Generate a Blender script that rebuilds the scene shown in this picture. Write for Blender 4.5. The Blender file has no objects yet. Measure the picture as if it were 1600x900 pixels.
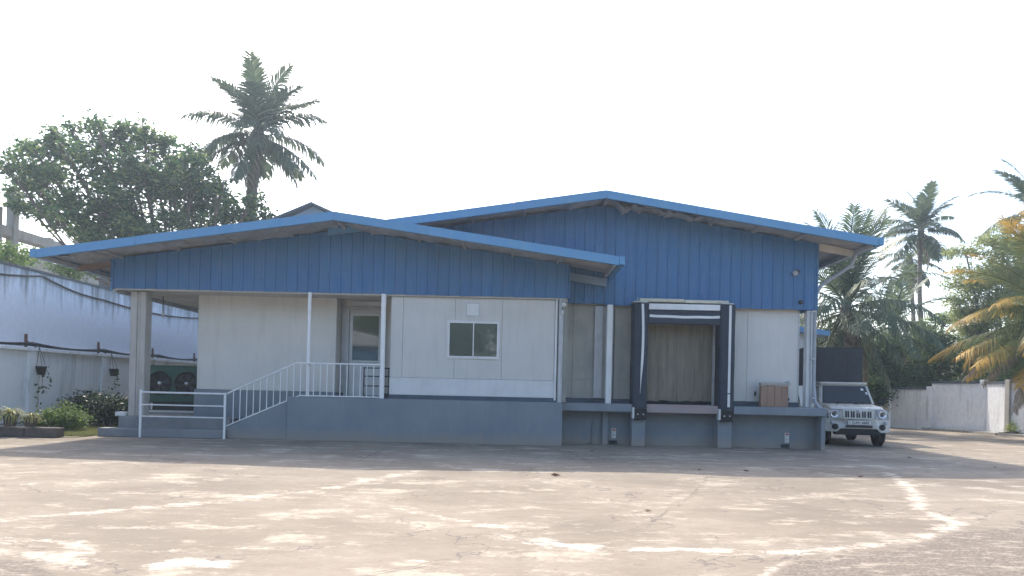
import bpy, bmesh, math, random
import numpy as np
from math import radians as R, sin, cos, pi
from mathutils import Vector, Matrix
random.seed(7)
C = bpy.context.scene
COL = C.collection
# ---------------------------------------------------------------- camera
F, H, ROLL = 1155.0, 1.5, 0.0225          # focal length in photo pixels, eye height, camera roll
PX, PY, HZ = 800.0, 600.0, 608.0          # principal point, horizon row at the middle
PIT = math.atan((HZ-PY)/F)
cd = bpy.data.cameras.new('camera'); cam = bpy.data.objects.new('camera', cd); COL.objects.link(cam)
cd.sensor_fit = 'HORIZONTAL'; cd.sensor_width = 36; cd.lens = F/1600*36
cd.shift_y = (PY-450)/1600.0; cd.clip_start = .1; cd.clip_end = 3000
right = Vector((cos(ROLL), -sin(ROLL)*0, sin(ROLL)))
fwd = Vector((0, cos(PIT), sin(PIT)))
right = (right - fwd*right.dot(fwd)).normalized(); up = right.cross(fwd).normalized()
M = Matrix((right, up, -fwd)).transposed().to_4x4(); M.translation = (0, 0, H)
cam.matrix_world = M
C.camera = cam
def ray(px, py):
    u, v = (px-PX)/F, (PY-py)/F
    return right*u + up*v + fwd
def at(px, py, Y):                         # photo pixel + depth -> place in the yard
    d = ray(px, py); t = Y/d.y
    return Vector((d.x*t, Y, H+d.z*t))
def G(px, py, z=0):                        # photo pixel -> place on the ground
    d = ray(px, py); t = (z-H)/d.z
    return Vector((d.x*t, d.y*t, z))
# ---------------------------------------------------------------- world, sun, exposure
SUN_EL, SUN_AZ = 46.0, -20.0               # azimuth measured from +Y, negative = to the left
w = bpy.data.worlds.new('World'); C.world = w; w.use_nodes = True
nt = w.node_tree; bg = nt.nodes['Background']
sky = nt.nodes.new('ShaderNodeTexSky'); sky.sky_type = 'NISHITA'; sky.sun_disc = False
sky.sun_elevation = R(SUN_EL); sky.sun_rotation = R(SUN_AZ)
sky.air_density = 1.0; sky.dust_density = 3.0; sky.ozone_density = 1.6; sky.altitude = 10
nt.links.new(sky.outputs[0], bg.inputs[0]); bg.inputs[1].default_value = 0.15
sl = bpy.data.lights.new('sun', 'SUN'); sl.energy = 2.0; sl.angle = R(.5); sl.color = (1, .92, .80)
so = bpy.data.objects.new('sun', sl); COL.objects.link(so)
sd = Vector((sin(R(SUN_AZ))*cos(R(SUN_EL)), cos(R(SUN_AZ))*cos(R(SUN_EL)), sin(R(SUN_EL))))
so.rotation_euler = sd.to_track_quat('Z', 'Y').to_euler(); so.location = sd*100
C.view_settings.view_transform = 'Standard'; C.view_settings.look = 'None'
C.view_settings.gamma = 1; C.view_settings.exposure = 1.52
C.render.engine = 'CYCLES'
C.cycles.volume_bounces = 0
HAZE = 0.0012
# ---------------------------------------------------------------- materials
def lnk(t, a, b): t.links.new(a, b)
def base(name, rough=.7, metal=0, spec=.5):
    m = bpy.data.materials.new(name); m.use_nodes = True
    b = m.node_tree.nodes['Principled BSDF']
    b.inputs['Roughness'].default_value = rough; b.inputs['Metallic'].default_value = metal
    b.inputs['Specular IOR Level'].default_value = spec
    return m, m.node_tree, b
def noise(t, vec, scale, stretch=(1,1,1), detail=6, rough=.6):
    mp = t.nodes.new('ShaderNodeMapping'); mp.inputs['Scale'].default_value = stretch
    n = t.nodes.new('ShaderNodeTexNoise'); n.inputs['Scale'].default_value = scale
    n.inputs['Detail'].default_value = detail; n.inputs['Roughness'].default_value = rough
    lnk(t, vec, mp.inputs[0]); lnk(t, mp.outputs[0], n.inputs['Vector'])
    return n.outputs['Fac']
def rng(t, v, a, b, c=0, d=1):
    n = t.nodes.new('ShaderNodeMapRange'); lnk(t, v, n.inputs[0])
    for i, k in enumerate((a, b, c, d)): n.inputs[i+1].default_value = k
    return n.outputs[0]
def mix(t, f, a, b):
    n = t.nodes.new('ShaderNodeMix'); n.data_type = 'RGBA'
    for s, v in ((n.inputs[0], f), (n.inputs[6], a), (n.inputs[7], b)):
        if isinstance(v, bpy.types.NodeSocket): lnk(t, v, s)
        elif isinstance(v, (int, float)): s.default_value = v
        else: s.default_value = (*v, 1)
    return n.outputs[2]
def mul(t, a, b, op='MULTIPLY'):
    n = t.nodes.new('ShaderNodeMath'); n.operation = op; n.use_clamp = True
    for s, v in ((n.inputs[0], a), (n.inputs[1], b)):
        if isinstance(v, bpy.types.NodeSocket): lnk(t, v, s)
        else: s.default_value = v
    return n.outputs[0]
def madd(t, a, ka, b2, kb):
    x = t.nodes.new('ShaderNodeMath'); x.operation = 'MULTIPLY'; lnk(t, a, x.inputs[0]); x.inputs[1].default_value = ka
    y = t.nodes.new('ShaderNodeMath'); y.operation = 'MULTIPLY_ADD'; lnk(t, b2, y.inputs[0]); y.inputs[1].default_value = kb; lnk(t, x.outputs[0], y.inputs[2])
    return y.outputs[0]
def bump(t, b, h, dist=.01, st=.5):
    n = t.nodes.new('ShaderNodeBump'); n.inputs['Distance'].default_value = dist; n.inputs['Strength'].default_value = st
    lnk(t, h, n.inputs['Height']); lnk(t, n.outputs[0], b.inputs['Normal'])
def mat(name, c1, c2=None, scale=2, rough=.7, metal=0, spec=.4, fac=(.35,.7), streak=None, sfac=(.5,.75), smax=.6,
        bmp=.3, bscale=60, bdist=.004, stretch=(1,1,1), var=.05, splash=None):
    m, t, b = base(name, rough, metal, spec)
    v = t.nodes.new('ShaderNodeTexCoord').outputs['Object']
    c2 = c2 or tuple(k*.8 for k in c1)
    col = mix(t, rng(t, noise(t, v, scale, stretch), *fac), c1, c2)
    if streak:
        s = rng(t, noise(t, v, 6, (1,1,.12), 8, .7), sfac[0], sfac[1], 0, smax)
        col = mix(t, s, col, streak)
    oi = t.nodes.new('ShaderNodeObjectInfo'); hv = t.nodes.new('ShaderNodeHueSaturation')
    lnk(t, rng(t, oi.outputs['Random'], 0, 1, 1-var, 1+var), hv.inputs['Value']); lnk(t, col, hv.inputs['Color']); col = hv.outputs[0]
    if splash:
        sx = t.nodes.new('ShaderNodeSeparateXYZ'); lnk(t, v, sx.inputs[0])
        hgt = rng(t, sx.outputs[2], 0, .55, .75, 0)
        col = mix(t, rng(t, madd(t, noise(t, v, 5, (1,1,.5), 8, .7), .7, hgt, 1.0), .62, 1.0, 0, .75), col, splash)
    lnk(t, col, b.inputs['Base Color'])
    if bmp: bump(t, b, noise(t, v, bscale, (1,1,1), 4), bdist, bmp)
    r = rng(t, noise(t, v, scale*3), .3, .7, max(rough-.1,0), min(rough+.12,1)); lnk(t, r, b.inputs['Roughness'])
    return m
MT = {}
MT['blue'] = mat('blue_painted_sheet', (.038,.135,.31), (.050,.155,.30), 1.2, .42, streak=(.12,.17,.26), smax=.30, bscale=9, bmp=.25, bdist=.01)
MT['fascia'] = mat('blue_fascia_paint', (.09,.25,.46), (.11,.28,.46), 2, .38, streak=(.2,.28,.36), smax=.4, bscale=5, bmp=.2, bdist=.01)
MT['white'] = mat('off_white_panel', (.60,.585,.55), (.54,.53,.50), 1.0, .5, streak=(.40,.39,.36), smax=.35, bscale=4, bmp=.12, bdist=.01)
MT['cream'] = mat('cream_plaster', (.72,.69,.63), (.65,.625,.57), .8, .8, streak=(.42,.38,.32), smax=.3, bscale=30)
MT['greyw'] = mat('grey_weathered_panel', (.40,.39,.34), (.30,.30,.27), 1.6, .7, streak=(.2,.2,.18), smax=.55, bscale=20)
MT['band'] = mat('white_flashing', (.70,.71,.70), (.60,.61,.60), 1.5, .45, streak=(.4,.4,.38), smax=.3, bscale=5, bmp=.15)
MT['trim'] = mat('galvanised_trim', (.50,.51,.52), (.40,.41,.42), 3, .45, .1, streak=(.25,.25,.25), bscale=20)
MT['plinth'] = mat('blue_grey_render', (.185,.212,.24), (.225,.25,.272), 1.1, .75, streak=(.28,.29,.29), sfac=(.52,.8), smax=.55, bscale=25, bmp=.4, var=.02, splash=(.30,.26,.21))
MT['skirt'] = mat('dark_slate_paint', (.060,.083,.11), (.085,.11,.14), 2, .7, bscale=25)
MT['conc'] = mat('raw_concrete', (.36,.345,.32), (.26,.25,.23), 1.5, .85, streak=(.15,.14,.13), smax=.6, bscale=30, bmp=.6)
MT['column'] = mat('pale_concrete_column', (.50,.47,.43), (.40,.375,.34), 1.5, .85, streak=(.2,.18,.16), smax=.5, bscale=30, bmp=.6)
MT['floor'] = mat('cement_floor', (.17,.18,.19), (.24,.245,.25), 1.4, .7, bscale=25)
MT['ceil'] = mat('porch_ceiling_board', (.62,.58,.52), (.5,.46,.40), 1.5, .8, streak=(.35,.28,.2), bscale=30)
MT['navy'] = mat('navy_rubber_curtain', (.020,.031,.048), (.028,.04,.058), 2, .65, bscale=6, bmp=.5, bdist=.02)
MT['black'] = mat('black_rubber', (.014,.014,.015), (.022,.022,.022), 5, .7, bscale=40)
MT['steelw'] = mat('white_painted_steel', (.82,.82,.81), (.72,.72,.71), 6, .4, streak=(.25,.16,.1), sfac=(.62,.8), smax=.7, bscale=40)
MT['foil'] = mat('foil_insulation', (.52,.51,.49), (.36,.35,.33), 2.5, .5, .25, streak=(.25,.2,.16), bscale=7, bmp=.9, bdist=.03)
MT['under'] = mat('roof_underside', (.46,.45,.44), (.34,.33,.32), 2, .6, .1, streak=(.25,.2,.16), bscale=12, bmp=.4)
MT['timber'] = mat('stained_timber', (.28,.18,.12), (.20,.13,.09), 3, .8, stretch=(.3,3,3))
MT['foam'] = mat('cream_foam', (.60,.57,.46), (.5,.46,.34), 5, .9, bscale=30, bmp=.7)
MT['pvc'] = mat('dirty_pvc_strip', (.24,.215,.165), (.15,.135,.105), 3.5, .38, streak=(.30,.27,.20), sfac=(.45,.7), smax=.55, stretch=(3,1,.35), bscale=10, bmp=.4)
MT['sill'] = mat('worn_dock_sill', (.33,.24,.22), (.28,.27,.27), 3, .75, stretch=(.6,1,4), bscale=30)
MT['card'] = mat('brown_cardboard', (.26,.165,.115), (.33,.22,.16), 2.5, .85, stretch=(3,1,1), bscale=20)
MT['tape'] = mat('pale_tape', (.42,.37,.33), None, 4, .6)
MT['green'] = mat('green_unit_paint', (.022,.085,.062), (.03,.10,.075), 2, .45, bscale=10, bmp=.2)
MT['dark'] = mat('dark_metal', (.03,.032,.036), (.05,.05,.052), 4, .5, .3)
MT['chrome'] = mat('bright_metal', (.75,.76,.78), (.6,.6,.62), 8, .2, .8, bmp=0)
MT['carw'] = mat('white_car_paint', (.56,.55,.51), (.50,.49,.45), 2, .25, bmp=0, spec=.6)
MT['tyre'] = mat('tyre_rubber', (.018,.018,.018), (.03,.028,.026), 6, .8)
MT['tarp'] = mat('dark_tarpaulin', (.022,.027,.035), (.03,.036,.045), 1.5, .6, bscale=3, bmp=.5, bdist=.03)
MT['plate'] = mat('number_plate_white', (.75,.75,.72), None, 4, .4, bmp=0)
MT['ink'] = mat('black_ink', (.02,.02,.022), None, 4, .6, bmp=0)
MT['red'] = mat('red_print', (.5,.06,.05), None, 4, .6, bmp=0)
MT['pot'] = mat('dark_plant_pot', (.10,.085,.08), (.14,.12,.11), 5, .8)
MT['brick'] = mat('dark_mossy_block', (.085,.07,.062), (.15,.12,.10), 4, .9, bscale=30, bmp=.8)
MT['rust'] = mat('rusty_iron', (.12,.055,.04), (.2,.1,.06), 6, .85)
MT['cable'] = mat('black_cable', (.02,.02,.022), None, 4, .5, bmp=0)
MT['bark'] = mat('tree_bark', (.16,.12,.09), (.09,.07,.055), 3, .9, stretch=(1,1,.3), bscale=12, bmp=.9, bdist=.03)
MT['palmbark'] = mat('palm_bark', (.22,.19,.16), (.13,.11,.09), 3, .9, stretch=(1,1,5), bscale=10, bmp=.9, bdist=.03)
MT['roofsheet'] = mat('grey_blue_roof_sheet', (.16,.24,.34), (.2,.27,.35), 1.5, .45)
MT['shed'] = mat('pale_shed_roof', (.45,.5,.55), None, 1.5, .5)
MT['pipe'] = mat('grey_pipe', (.33,.35,.38), (.27,.29,.32), 3, .4)
MT['nut'] = mat('coconut_husk', (.14,.13,.06), (.2,.13,.07), 5, .6)
MT['dleaf'] = mat('dry_leaf', (.16,.06,.025), (.10,.05,.03), 5, .8)
def glass(name, col, rough=.03):
    m, t, b = base(name, rough, 0, .9)
    b.inputs['Base Color'].default_value = (*col, 1)
    return m
MT['glass'] = glass('dark_window_glass', (.085,.10,.088))
MT['cglass'] = base('tinted_car_glass', .08, 0, .35)[0]; MT['cglass'].node_tree.nodes['Principled BSDF'].inputs['Base Color'].default_value = (.03,.037,.042,1)
MT['lens'] = glass('headlamp_lens', (.35,.38,.42), .08)
# boundary wall paint: mould streaks that run down from the coping
def wallpaint(name, ctop, z0, z1, col=(.62,.66,.70), col2=(.50,.54,.58)):
    m, t, b = base(name, .85)
    v = t.nodes.new('ShaderNodeTexCoord').outputs['Object']
    sx = t.nodes.new('ShaderNodeSeparateXYZ'); lnk(t, v, sx.inputs[0])
    g = rng(t, sx.outputs[2], z0, z1, 0, 1)
    s = noise(t, v, 3.2, (1,1,.10), 10, .75); s2 = noise(t, v, .5, (1,1,.8), 5)
    s3 = noise(t, v, 9, (1,1,.5), 8, .7)
    th = mul(t, mul(t, s, mul(t, g, .30), 'ADD'), mul(t, s2, .22), 'ADD')
    f = rng(t, th, .70, .95, 0, .85)
    c = mix(t, rng(t, s3, .35, .7), col, col2)
    c = mix(t, f, c, ctop)
    lnk(t, c, b.inputs['Base Color']); bump(t, b, s3, .01, .5)
    return m
MT['upwall'] = wallpaint('stained_high_wall_paint', (.12,.125,.12), 3.5, 5.0, (.82,.86,.91), (.70,.75,.81))
MT['lowwall'] = wallpaint('painted_low_wall', (.24,.25,.25), -1.0, 14, (.85,.86,.87), (.78,.80,.82))
MT['rightwall'] = wallpaint('mouldy_right_wall_paint', (.09,.095,.10), -1, 40, (.88,.88,.88), (.70,.71,.73))
# leaves
def leafmat(name, ca, cb, cc, tr=.35, attr=None, hot=None):
    m, t, b = base(name, .5, 0, .35)
    geo = t.nodes.new('ShaderNodeNewGeometry')
    rp = t.nodes.new('ShaderNodeValToRGB'); rp.color_ramp.elements[0].color = (*ca, 1); rp.color_ramp.elements[1].color = (*cc, 1)
    e = rp.color_ramp.elements.new(.6); e.color = (*cb, 1)
    lnk(t, geo.outputs['Random Per Island'], rp.inputs[0])
    col = rp.outputs[0]
    if hot:
        a = t.nodes.new('ShaderNodeAttribute'); a.attribute_name = 'tip'
        v = t.nodes.new('ShaderNodeTexCoord').outputs['Object']
        f = madd(t, noise(t, v, 1.2), 1.0, a.outputs['Fac'], 1.0)
        col = mix(t, rng(t, f, 1.12, 1.45), col, hot)
    lnk(t, col, b.inputs['Base Color'])
    tl = t.nodes.new('ShaderNodeBsdfTranslucent'); 
    g = t.nodes.new('ShaderNodeGamma'); g.inputs[1].default_value = .8; lnk(t, col, g.inputs[0]); lnk(t, g.outputs[0], tl.inputs[0])
    ms = t.nodes.new('ShaderNodeMixShader'); ms.inputs[0].default_value = tr
    lnk(t, b.outputs[0], ms.inputs[1]); lnk(t, tl.outputs[0], ms.inputs[2])
    lnk(t, ms.outputs[0], t.nodes['Material Output'].inputs[0])
    return m
MT['leafdark'] = leafmat('dark_green_leaf', (.028,.06,.024), (.05,.095,.032), (.12,.17,.05), .4)
MT['shrubleaf'] = leafmat('shaded_shrub_leaf', (.014,.034,.018), (.024,.052,.024), (.05,.09,.035), .15)  # shade over the shrubs is put into this darker leaf colour
MT['leaftree'] = leafmat('broad_tree_leaf', (.028,.075,.028), (.05,.115,.036), (.22,.28,.08), .45)
MT['leafmid'] = leafmat('mid_green_leaf', (.05,.10,.025), (.10,.17,.04), (.20,.27,.07), .45)
MT['leafolive'] = leafmat('olive_feathery_leaf', (.15,.19,.06), (.22,.26,.08), (.31,.34,.13), .5)
MT['palmleaf'] = leafmat('palm_leaflet', (.045,.075,.04), (.065,.10,.05), (.15,.18,.09), .3)
MT['palmdry'] = leafmat('dry_palm_leaflet', (.16,.12,.08), (.24,.19,.13), (.34,.28,.20), .3)
MT['palmyel'] = leafmat('yellowing_palm_leaflet', (.09,.12,.035), (.13,.16,.045), (.20,.20,.06), .35, hot=(.52,.31,.05))
MT['spider'] = leafmat('striped_spider_leaf', (.45,.42,.10), (.20,.26,.06), (.62,.58,.28), .35)
MT['grass'] = leafmat('lawn_grass_blade', (.14,.17,.05), (.22,.23,.08), (.36,.33,.15), .3)
MT['lowplant'] = leafmat('lime_ground_plant', (.18,.24,.05), (.26,.32,.08), (.4,.42,.14), .35)

# ---------------------------------------------------------------- mesh helper
ORG = {}
def org(p):
    if p is None: return Vector((0,0,0))
    if p.name in ORG: return ORG[p.name]
    return org(p.parent)
class MB:
    def __init__(s): s.v = []; s.f = []; s.sm = []
    def add(s, vs, fs, smooth=False):
        k = len(s.v); s.v += [tuple(a) for a in vs]; s.f += [tuple(i+k for i in f) for f in fs]; s.sm += [smooth]*len(fs); return s
    def box(s, x0, x1, y0, y1, z0, z1):
        vs = [(x0,y0,z0),(x1,y0,z0),(x1,y1,z0),(x0,y1,z0),(x0,y0,z1),(x1,y0,z1),(x1,y1,z1),(x0,y1,z1)]
        return s.add(vs, [(0,3,2,1),(4,5,6,7),(0,1,5,4),(1,2,6,5),(2,3,7,6),(3,0,4,7)])
    def prism(s, poly, a, b, axis='y'):                # poly in the two other axes, extruded a..b
        n = len(poly)
        def p(q, t): return {'y': (q[0], t, q[1]), 'x': (t, q[0], q[1]), 'z': (q[0], q[1], t)}[axis]
        vs = [p(q, a) for q in poly] + [p(q, b) for q in poly]
        fs = [tuple(range(n)), tuple(range(2*n-1, n-1, -1))] + [(i, i+n, (i+1) % n + n, (i+1) % n) for i in range(n)]
        return s.add(vs, fs)
    def tube(s, pts, r, n=8, cap=True):
        pts = [Vector(p) for p in pts]; rs = r if isinstance(r, (list, tuple)) else [r]*len(pts)
        vs = []; ref = None
        for i, p in enumerate(pts):
            d = (pts[min(i+1, len(pts)-1)] - pts[max(i-1, 0)]).normalized()
            if ref is None: ref = Vector((0,0,1)) if abs(d.z) < .9 else Vector((1,0,0))
            a = d.cross(ref).normalized(); b2 = d.cross(a).normalized(); ref = -b2.cross(d).cross(d)*1.0 if False else ref
            for k in range(n):
                t = 2*pi*k/n; vs.append(p + a*cos(t)*rs[i] + b2*sin(t)*rs[i])
        fs = [(i*n+k, i*n+(k+1) % n, (i+1)*n+(k+1) % n, (i+1)*n+k) for i in range(len(pts)-1) for k in range(n)]
        s.add(vs, fs, True)
        if cap: s.add([vs[k] for k in range(n)], [tuple(range(n-1, -1, -1))]); s.add([vs[-n+k] for k in range(n)], [tuple(range(n))])
        return s
    def bar(s, a, b, wx, wy=None):                      # square bar between two points
        a, b = Vector(a), Vector(b); wy = wy or wx; d = (b-a).normalized()
        ref = Vector((0,0,1)) if abs(d.z) < .9 else Vector((0,1,0))
        u = d.cross(ref).normalized()*wx/2; v = u.cross(d).normalized()*wy/2
        vs = [p+q for p in (a, b) for q in (u+v, -u+v, -u-v, u-v)]
        return s.add(vs, [(3,2,1,0),(4,5,6,7),(0,1,5,4),(1,2,6,5),(2,3,7,6),(3,0,4,7)])
    def lathe(s, prof, n=24, axis='z', c=(0,0,0), smooth=True):
        vs = []
        for r, h in prof:
            for k in range(n):
                t = 2*pi*k/n; a, b = r*cos(t), r*sin(t)
                vs.append({'z': (c[0]+a, c[1]+b, c[2]+h), 'y': (c[0]+a, c[1]+h, c[2]+b), 'x': (c[0]+h, c[1]+a, c[2]+b)}[axis])
        fs = [(i*n+k, i*n+(k+1) % n, (i+1)*n+(k+1) % n, (i+1)*n+k) for i in range(len(prof)-1) for k in range(n)]
        s.add(vs, fs, smooth)
        return s
    def disc(s, c, r, n=20, axis='y'):
        vs = [{'y': (c[0]+r*cos(2*pi*k/n), c[1], c[2]+r*sin(2*pi*k/n)), 'z': (c[0]+r*cos(2*pi*k/n), c[1]+r*sin(2*pi*k/n), c[2]),
               'x': (c[0], c[1]+r*cos(2*pi*k/n), c[2]+r*sin(2*pi*k/n))}[axis] for k in range(n)]
        return s.add(vs, [tuple(range(n))])
    def build(s, name, m, parent=None, bevel=0, seg=1, wob=0):
        o3 = org(parent)
        me = bpy.data.meshes.new(name); me.from_pydata([(a-o3.x, b-o3.y, c-o3.z) for a, b, c in s.v], [], s.f)
        me.polygons.foreach_set('use_smooth', s.sm)
        me.materials.append(MT[m] if isinstance(m, str) else m)
        bm = bmesh.new(); bm.from_mesh(me)
        if bevel:
            bmesh.ops.remove_doubles(bm, verts=bm.verts, dist=1e-5)
            bmesh.ops.bevel(bm, geom=[e for e in bm.edges if len(e.link_faces) == 2 and e.calc_face_angle(0) > .6], offset=bevel, segments=seg, affect='EDGES', clamp_overlap=True)
        bmesh.ops.recalc_face_normals(bm, faces=bm.faces)
        bm.to_mesh(me); bm.free()
        ob = bpy.data.objects.new(name, me); COL.objects.link(ob)
        if parent: ob.parent = parent
        return ob
def thing(name, label, cat, loc=(0,0,0), group=None, rz=0):
    o = bpy.data.objects.new(name, None); COL.objects.link(o); o.location = loc; o.rotation_euler.z = rz
    o['label'] = label; o['category'] = cat
    if group: o['group'] = group
    ORG[o.name] = Vector(loc) if rz == 0 else Vector((0,0,0))
    return o
def tag(o, label, cat, group=None):
    o['label'] = label; o['category'] = cat
    if group: o['group'] = group
    return o
def structure(o): o['kind'] = 'structure'; return o
def stuff(o, label=None, cat=None):
    o['kind'] = 'stuff'
    if label: o['label'] = label
    if cat: o['category'] = cat
    return o
def arr_mesh(name, V, Fq, m, attr=None):               # numpy quads -> mesh
    me = bpy.data.meshes.new(name)
    me.vertices.add(len(V)); me.vertices.foreach_set('co', np.asarray(V, dtype=np.float32).ravel())
    Fq = np.asarray(Fq, dtype=np.int32); k = Fq.shape[1]
    me.loops.add(Fq.size); me.loops.foreach_set('vertex_index', Fq.ravel())
    me.polygons.add(len(Fq)); me.polygons.foreach_set('loop_start', np.arange(0, Fq.size, k, dtype=np.int32))
    me.polygons.foreach_set('loop_total', np.full(len(Fq), k, dtype=np.int32))
    if attr:
        for an, av in attr.items():
            a = me.attributes.new(an, 'FLOAT', 'POINT'); a.data.foreach_set('value', np.asarray(av, dtype=np.float32))
    me.materials.append(MT[m] if isinstance(m, str) else m); me.update(calc_edges=True); me.validate()
    return me
def text_mesh(name, s, size, m, parent, M4, depth=.002):
    cu = bpy.data.curves.new(name, 'FONT'); cu.body = s; cu.size = size; cu.extrude = depth; cu.align_x = 'CENTER'; cu.align_y = 'CENTER'; cu.offset = size*.012
    tmp = bpy.data.objects.new('tmp', cu); COL.objects.link(tmp)
    me = bpy.data.meshes.new_from_object(tmp.evaluated_get(bpy.context.evaluated_depsgraph_get()))
    bpy.data.objects.remove(tmp); me.transform(M4); me.materials.clear(); me.materials.append(MT[m])
    o = bpy.data.objects.new(name, me); COL.objects.link(o); o.parent = parent
    return o

# ================================================================ GROUND
MT['soil'] = mat('dry_soil', (.22,.18,.13), (.13,.13,.07), .6, .95, bscale=8, bmp=.6, bdist=.03)
ground = structure(MB().add([(-900,-400,-.03),(900,-400,-.03),(900,1600,-.03),(-900,1600,-.03)], [(0,1,2,3)]).build('ground', 'soil'))
# yard: concrete sheet with stains and eroded patches traced on the ground
def seg_dist(P, pts):
    d = np.full(len(P), 1e9)
    for a, b in zip(pts[:-1], pts[1:]):
        a, b = np.array(a), np.array(b); ab = b-a; t = np.clip(((P-a)@ab)/(ab@ab+1e-9), 0, 1)
        d = np.minimum(d, np.linalg.norm(P-(a+t[:,None]*ab), axis=1))
    return d
def g2(l): return [tuple(G(x, y).xy) for x, y in l]
def inpoly(P, poly):
    r = np.zeros(len(P), bool); n = len(poly)
    for i in range(n):
        (x1, y1), (x2, y2) = poly[i], poly[(i+1) % n]
        c = ((y1 > P[:,1]) != (y2 > P[:,1])) & (P[:,0] < (x2-x1)*(P[:,1]-y1)/(y2-y1+1e-12)+x1)
        r ^= c
    return r
xs = np.concatenate([np.linspace(-60,-12,13)[:-1], np.linspace(-12,12,301), np.linspace(12,60,13)[1:]])
ys = np.concatenate([np.linspace(-30,4,10)[:-1], np.linspace(4,18,221), np.linspace(18,60,40)[1:]])
gx, gy = np.meshgrid(xs, ys); P = np.stack([gx.ravel(), gy.ravel()], 1)
bands = [([(1390,738),(1425,765),(1440,795),(1495,820),(1440,842),(1330,858),(1210,864),(1020,857),(860,850),(780,836)], .16, .95),
         ([(0,812),(175,798),(340,783),(425,772),(500,765),(560,752),(640,738)], .20, .85),
         ([(500,770),(650,800),(800,826),(870,845)], .16, .8), ([(1400,795),(1340,812)], .12, .5),
         ([(255,884),(300,881),(345,884)], .16, 1.3), ([(630,873),(680,876)], .05, 1.1), ([(860,845),(930,858)], .10, 1.2), ([(270,862),(450,857)], .04, .9), ([(1195,898),(1235,872)], .09, 1.0),
         ([(0,845),(120,850),(130,880),(60,868)], .22, .8), ([(0,760),(150,752),(300,745)], .30, .5), ([(700,745),(900,770),(1000,800)], .25, .4)]
band = np.zeros(len(P))
for pts, wd, st in bands: band = np.maximum(band, st*np.exp(-(seg_dist(P, g2(pts))/wd)**2*.7))
rp = [(1480,830),(1640,818),(1640,960),(1100,960),(1232,872),(1330,864),(1440,846)]
r1 = np.where(inpoly(P, g2(rp)), 1, 0)*1.0
d1 = seg_dist(P, g2(rp+rp[:1])); rough_a = np.where(r1 > 0, np.clip(.5+d1/.5, 0, 1), np.clip(.5-d1/.3, 0, 1))
rp2 = [(-60,868),(20,872),(70,880),(92,896),(70,930),(-60,930)]
r2 = inpoly(P, g2(rp2)); d2 = seg_dist(P, g2(rp2+rp2[:1])); rough_a = np.maximum(rough_a, np.where(r2, np.clip(.5+d2/.3, 0, 1), np.clip(.5-d2/.15, 0, 1)))
rs = np.random.RandomState(3)
zz = .012*np.sin(P[:,0]*.9+1)*np.sin(P[:,1]*.7) + .006*np.sin(P[:,0]*2.7)*np.sin(P[:,1]*3.1+P[:,0])
zz = np.where((P[:,1] < 18), zz, 0)*np.clip((18-P[:,1])/3, 0, 1) - rough_a*.012
nx, ny = len(xs), len(ys); idx = np.arange(nx*ny).reshape(ny, nx)
Fq = np.stack([idx[:-1,:-1].ravel(), idx[:-1,1:].ravel(), idx[1:,1:].ravel(), idx[1:,:-1].ravel()], 1)
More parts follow.
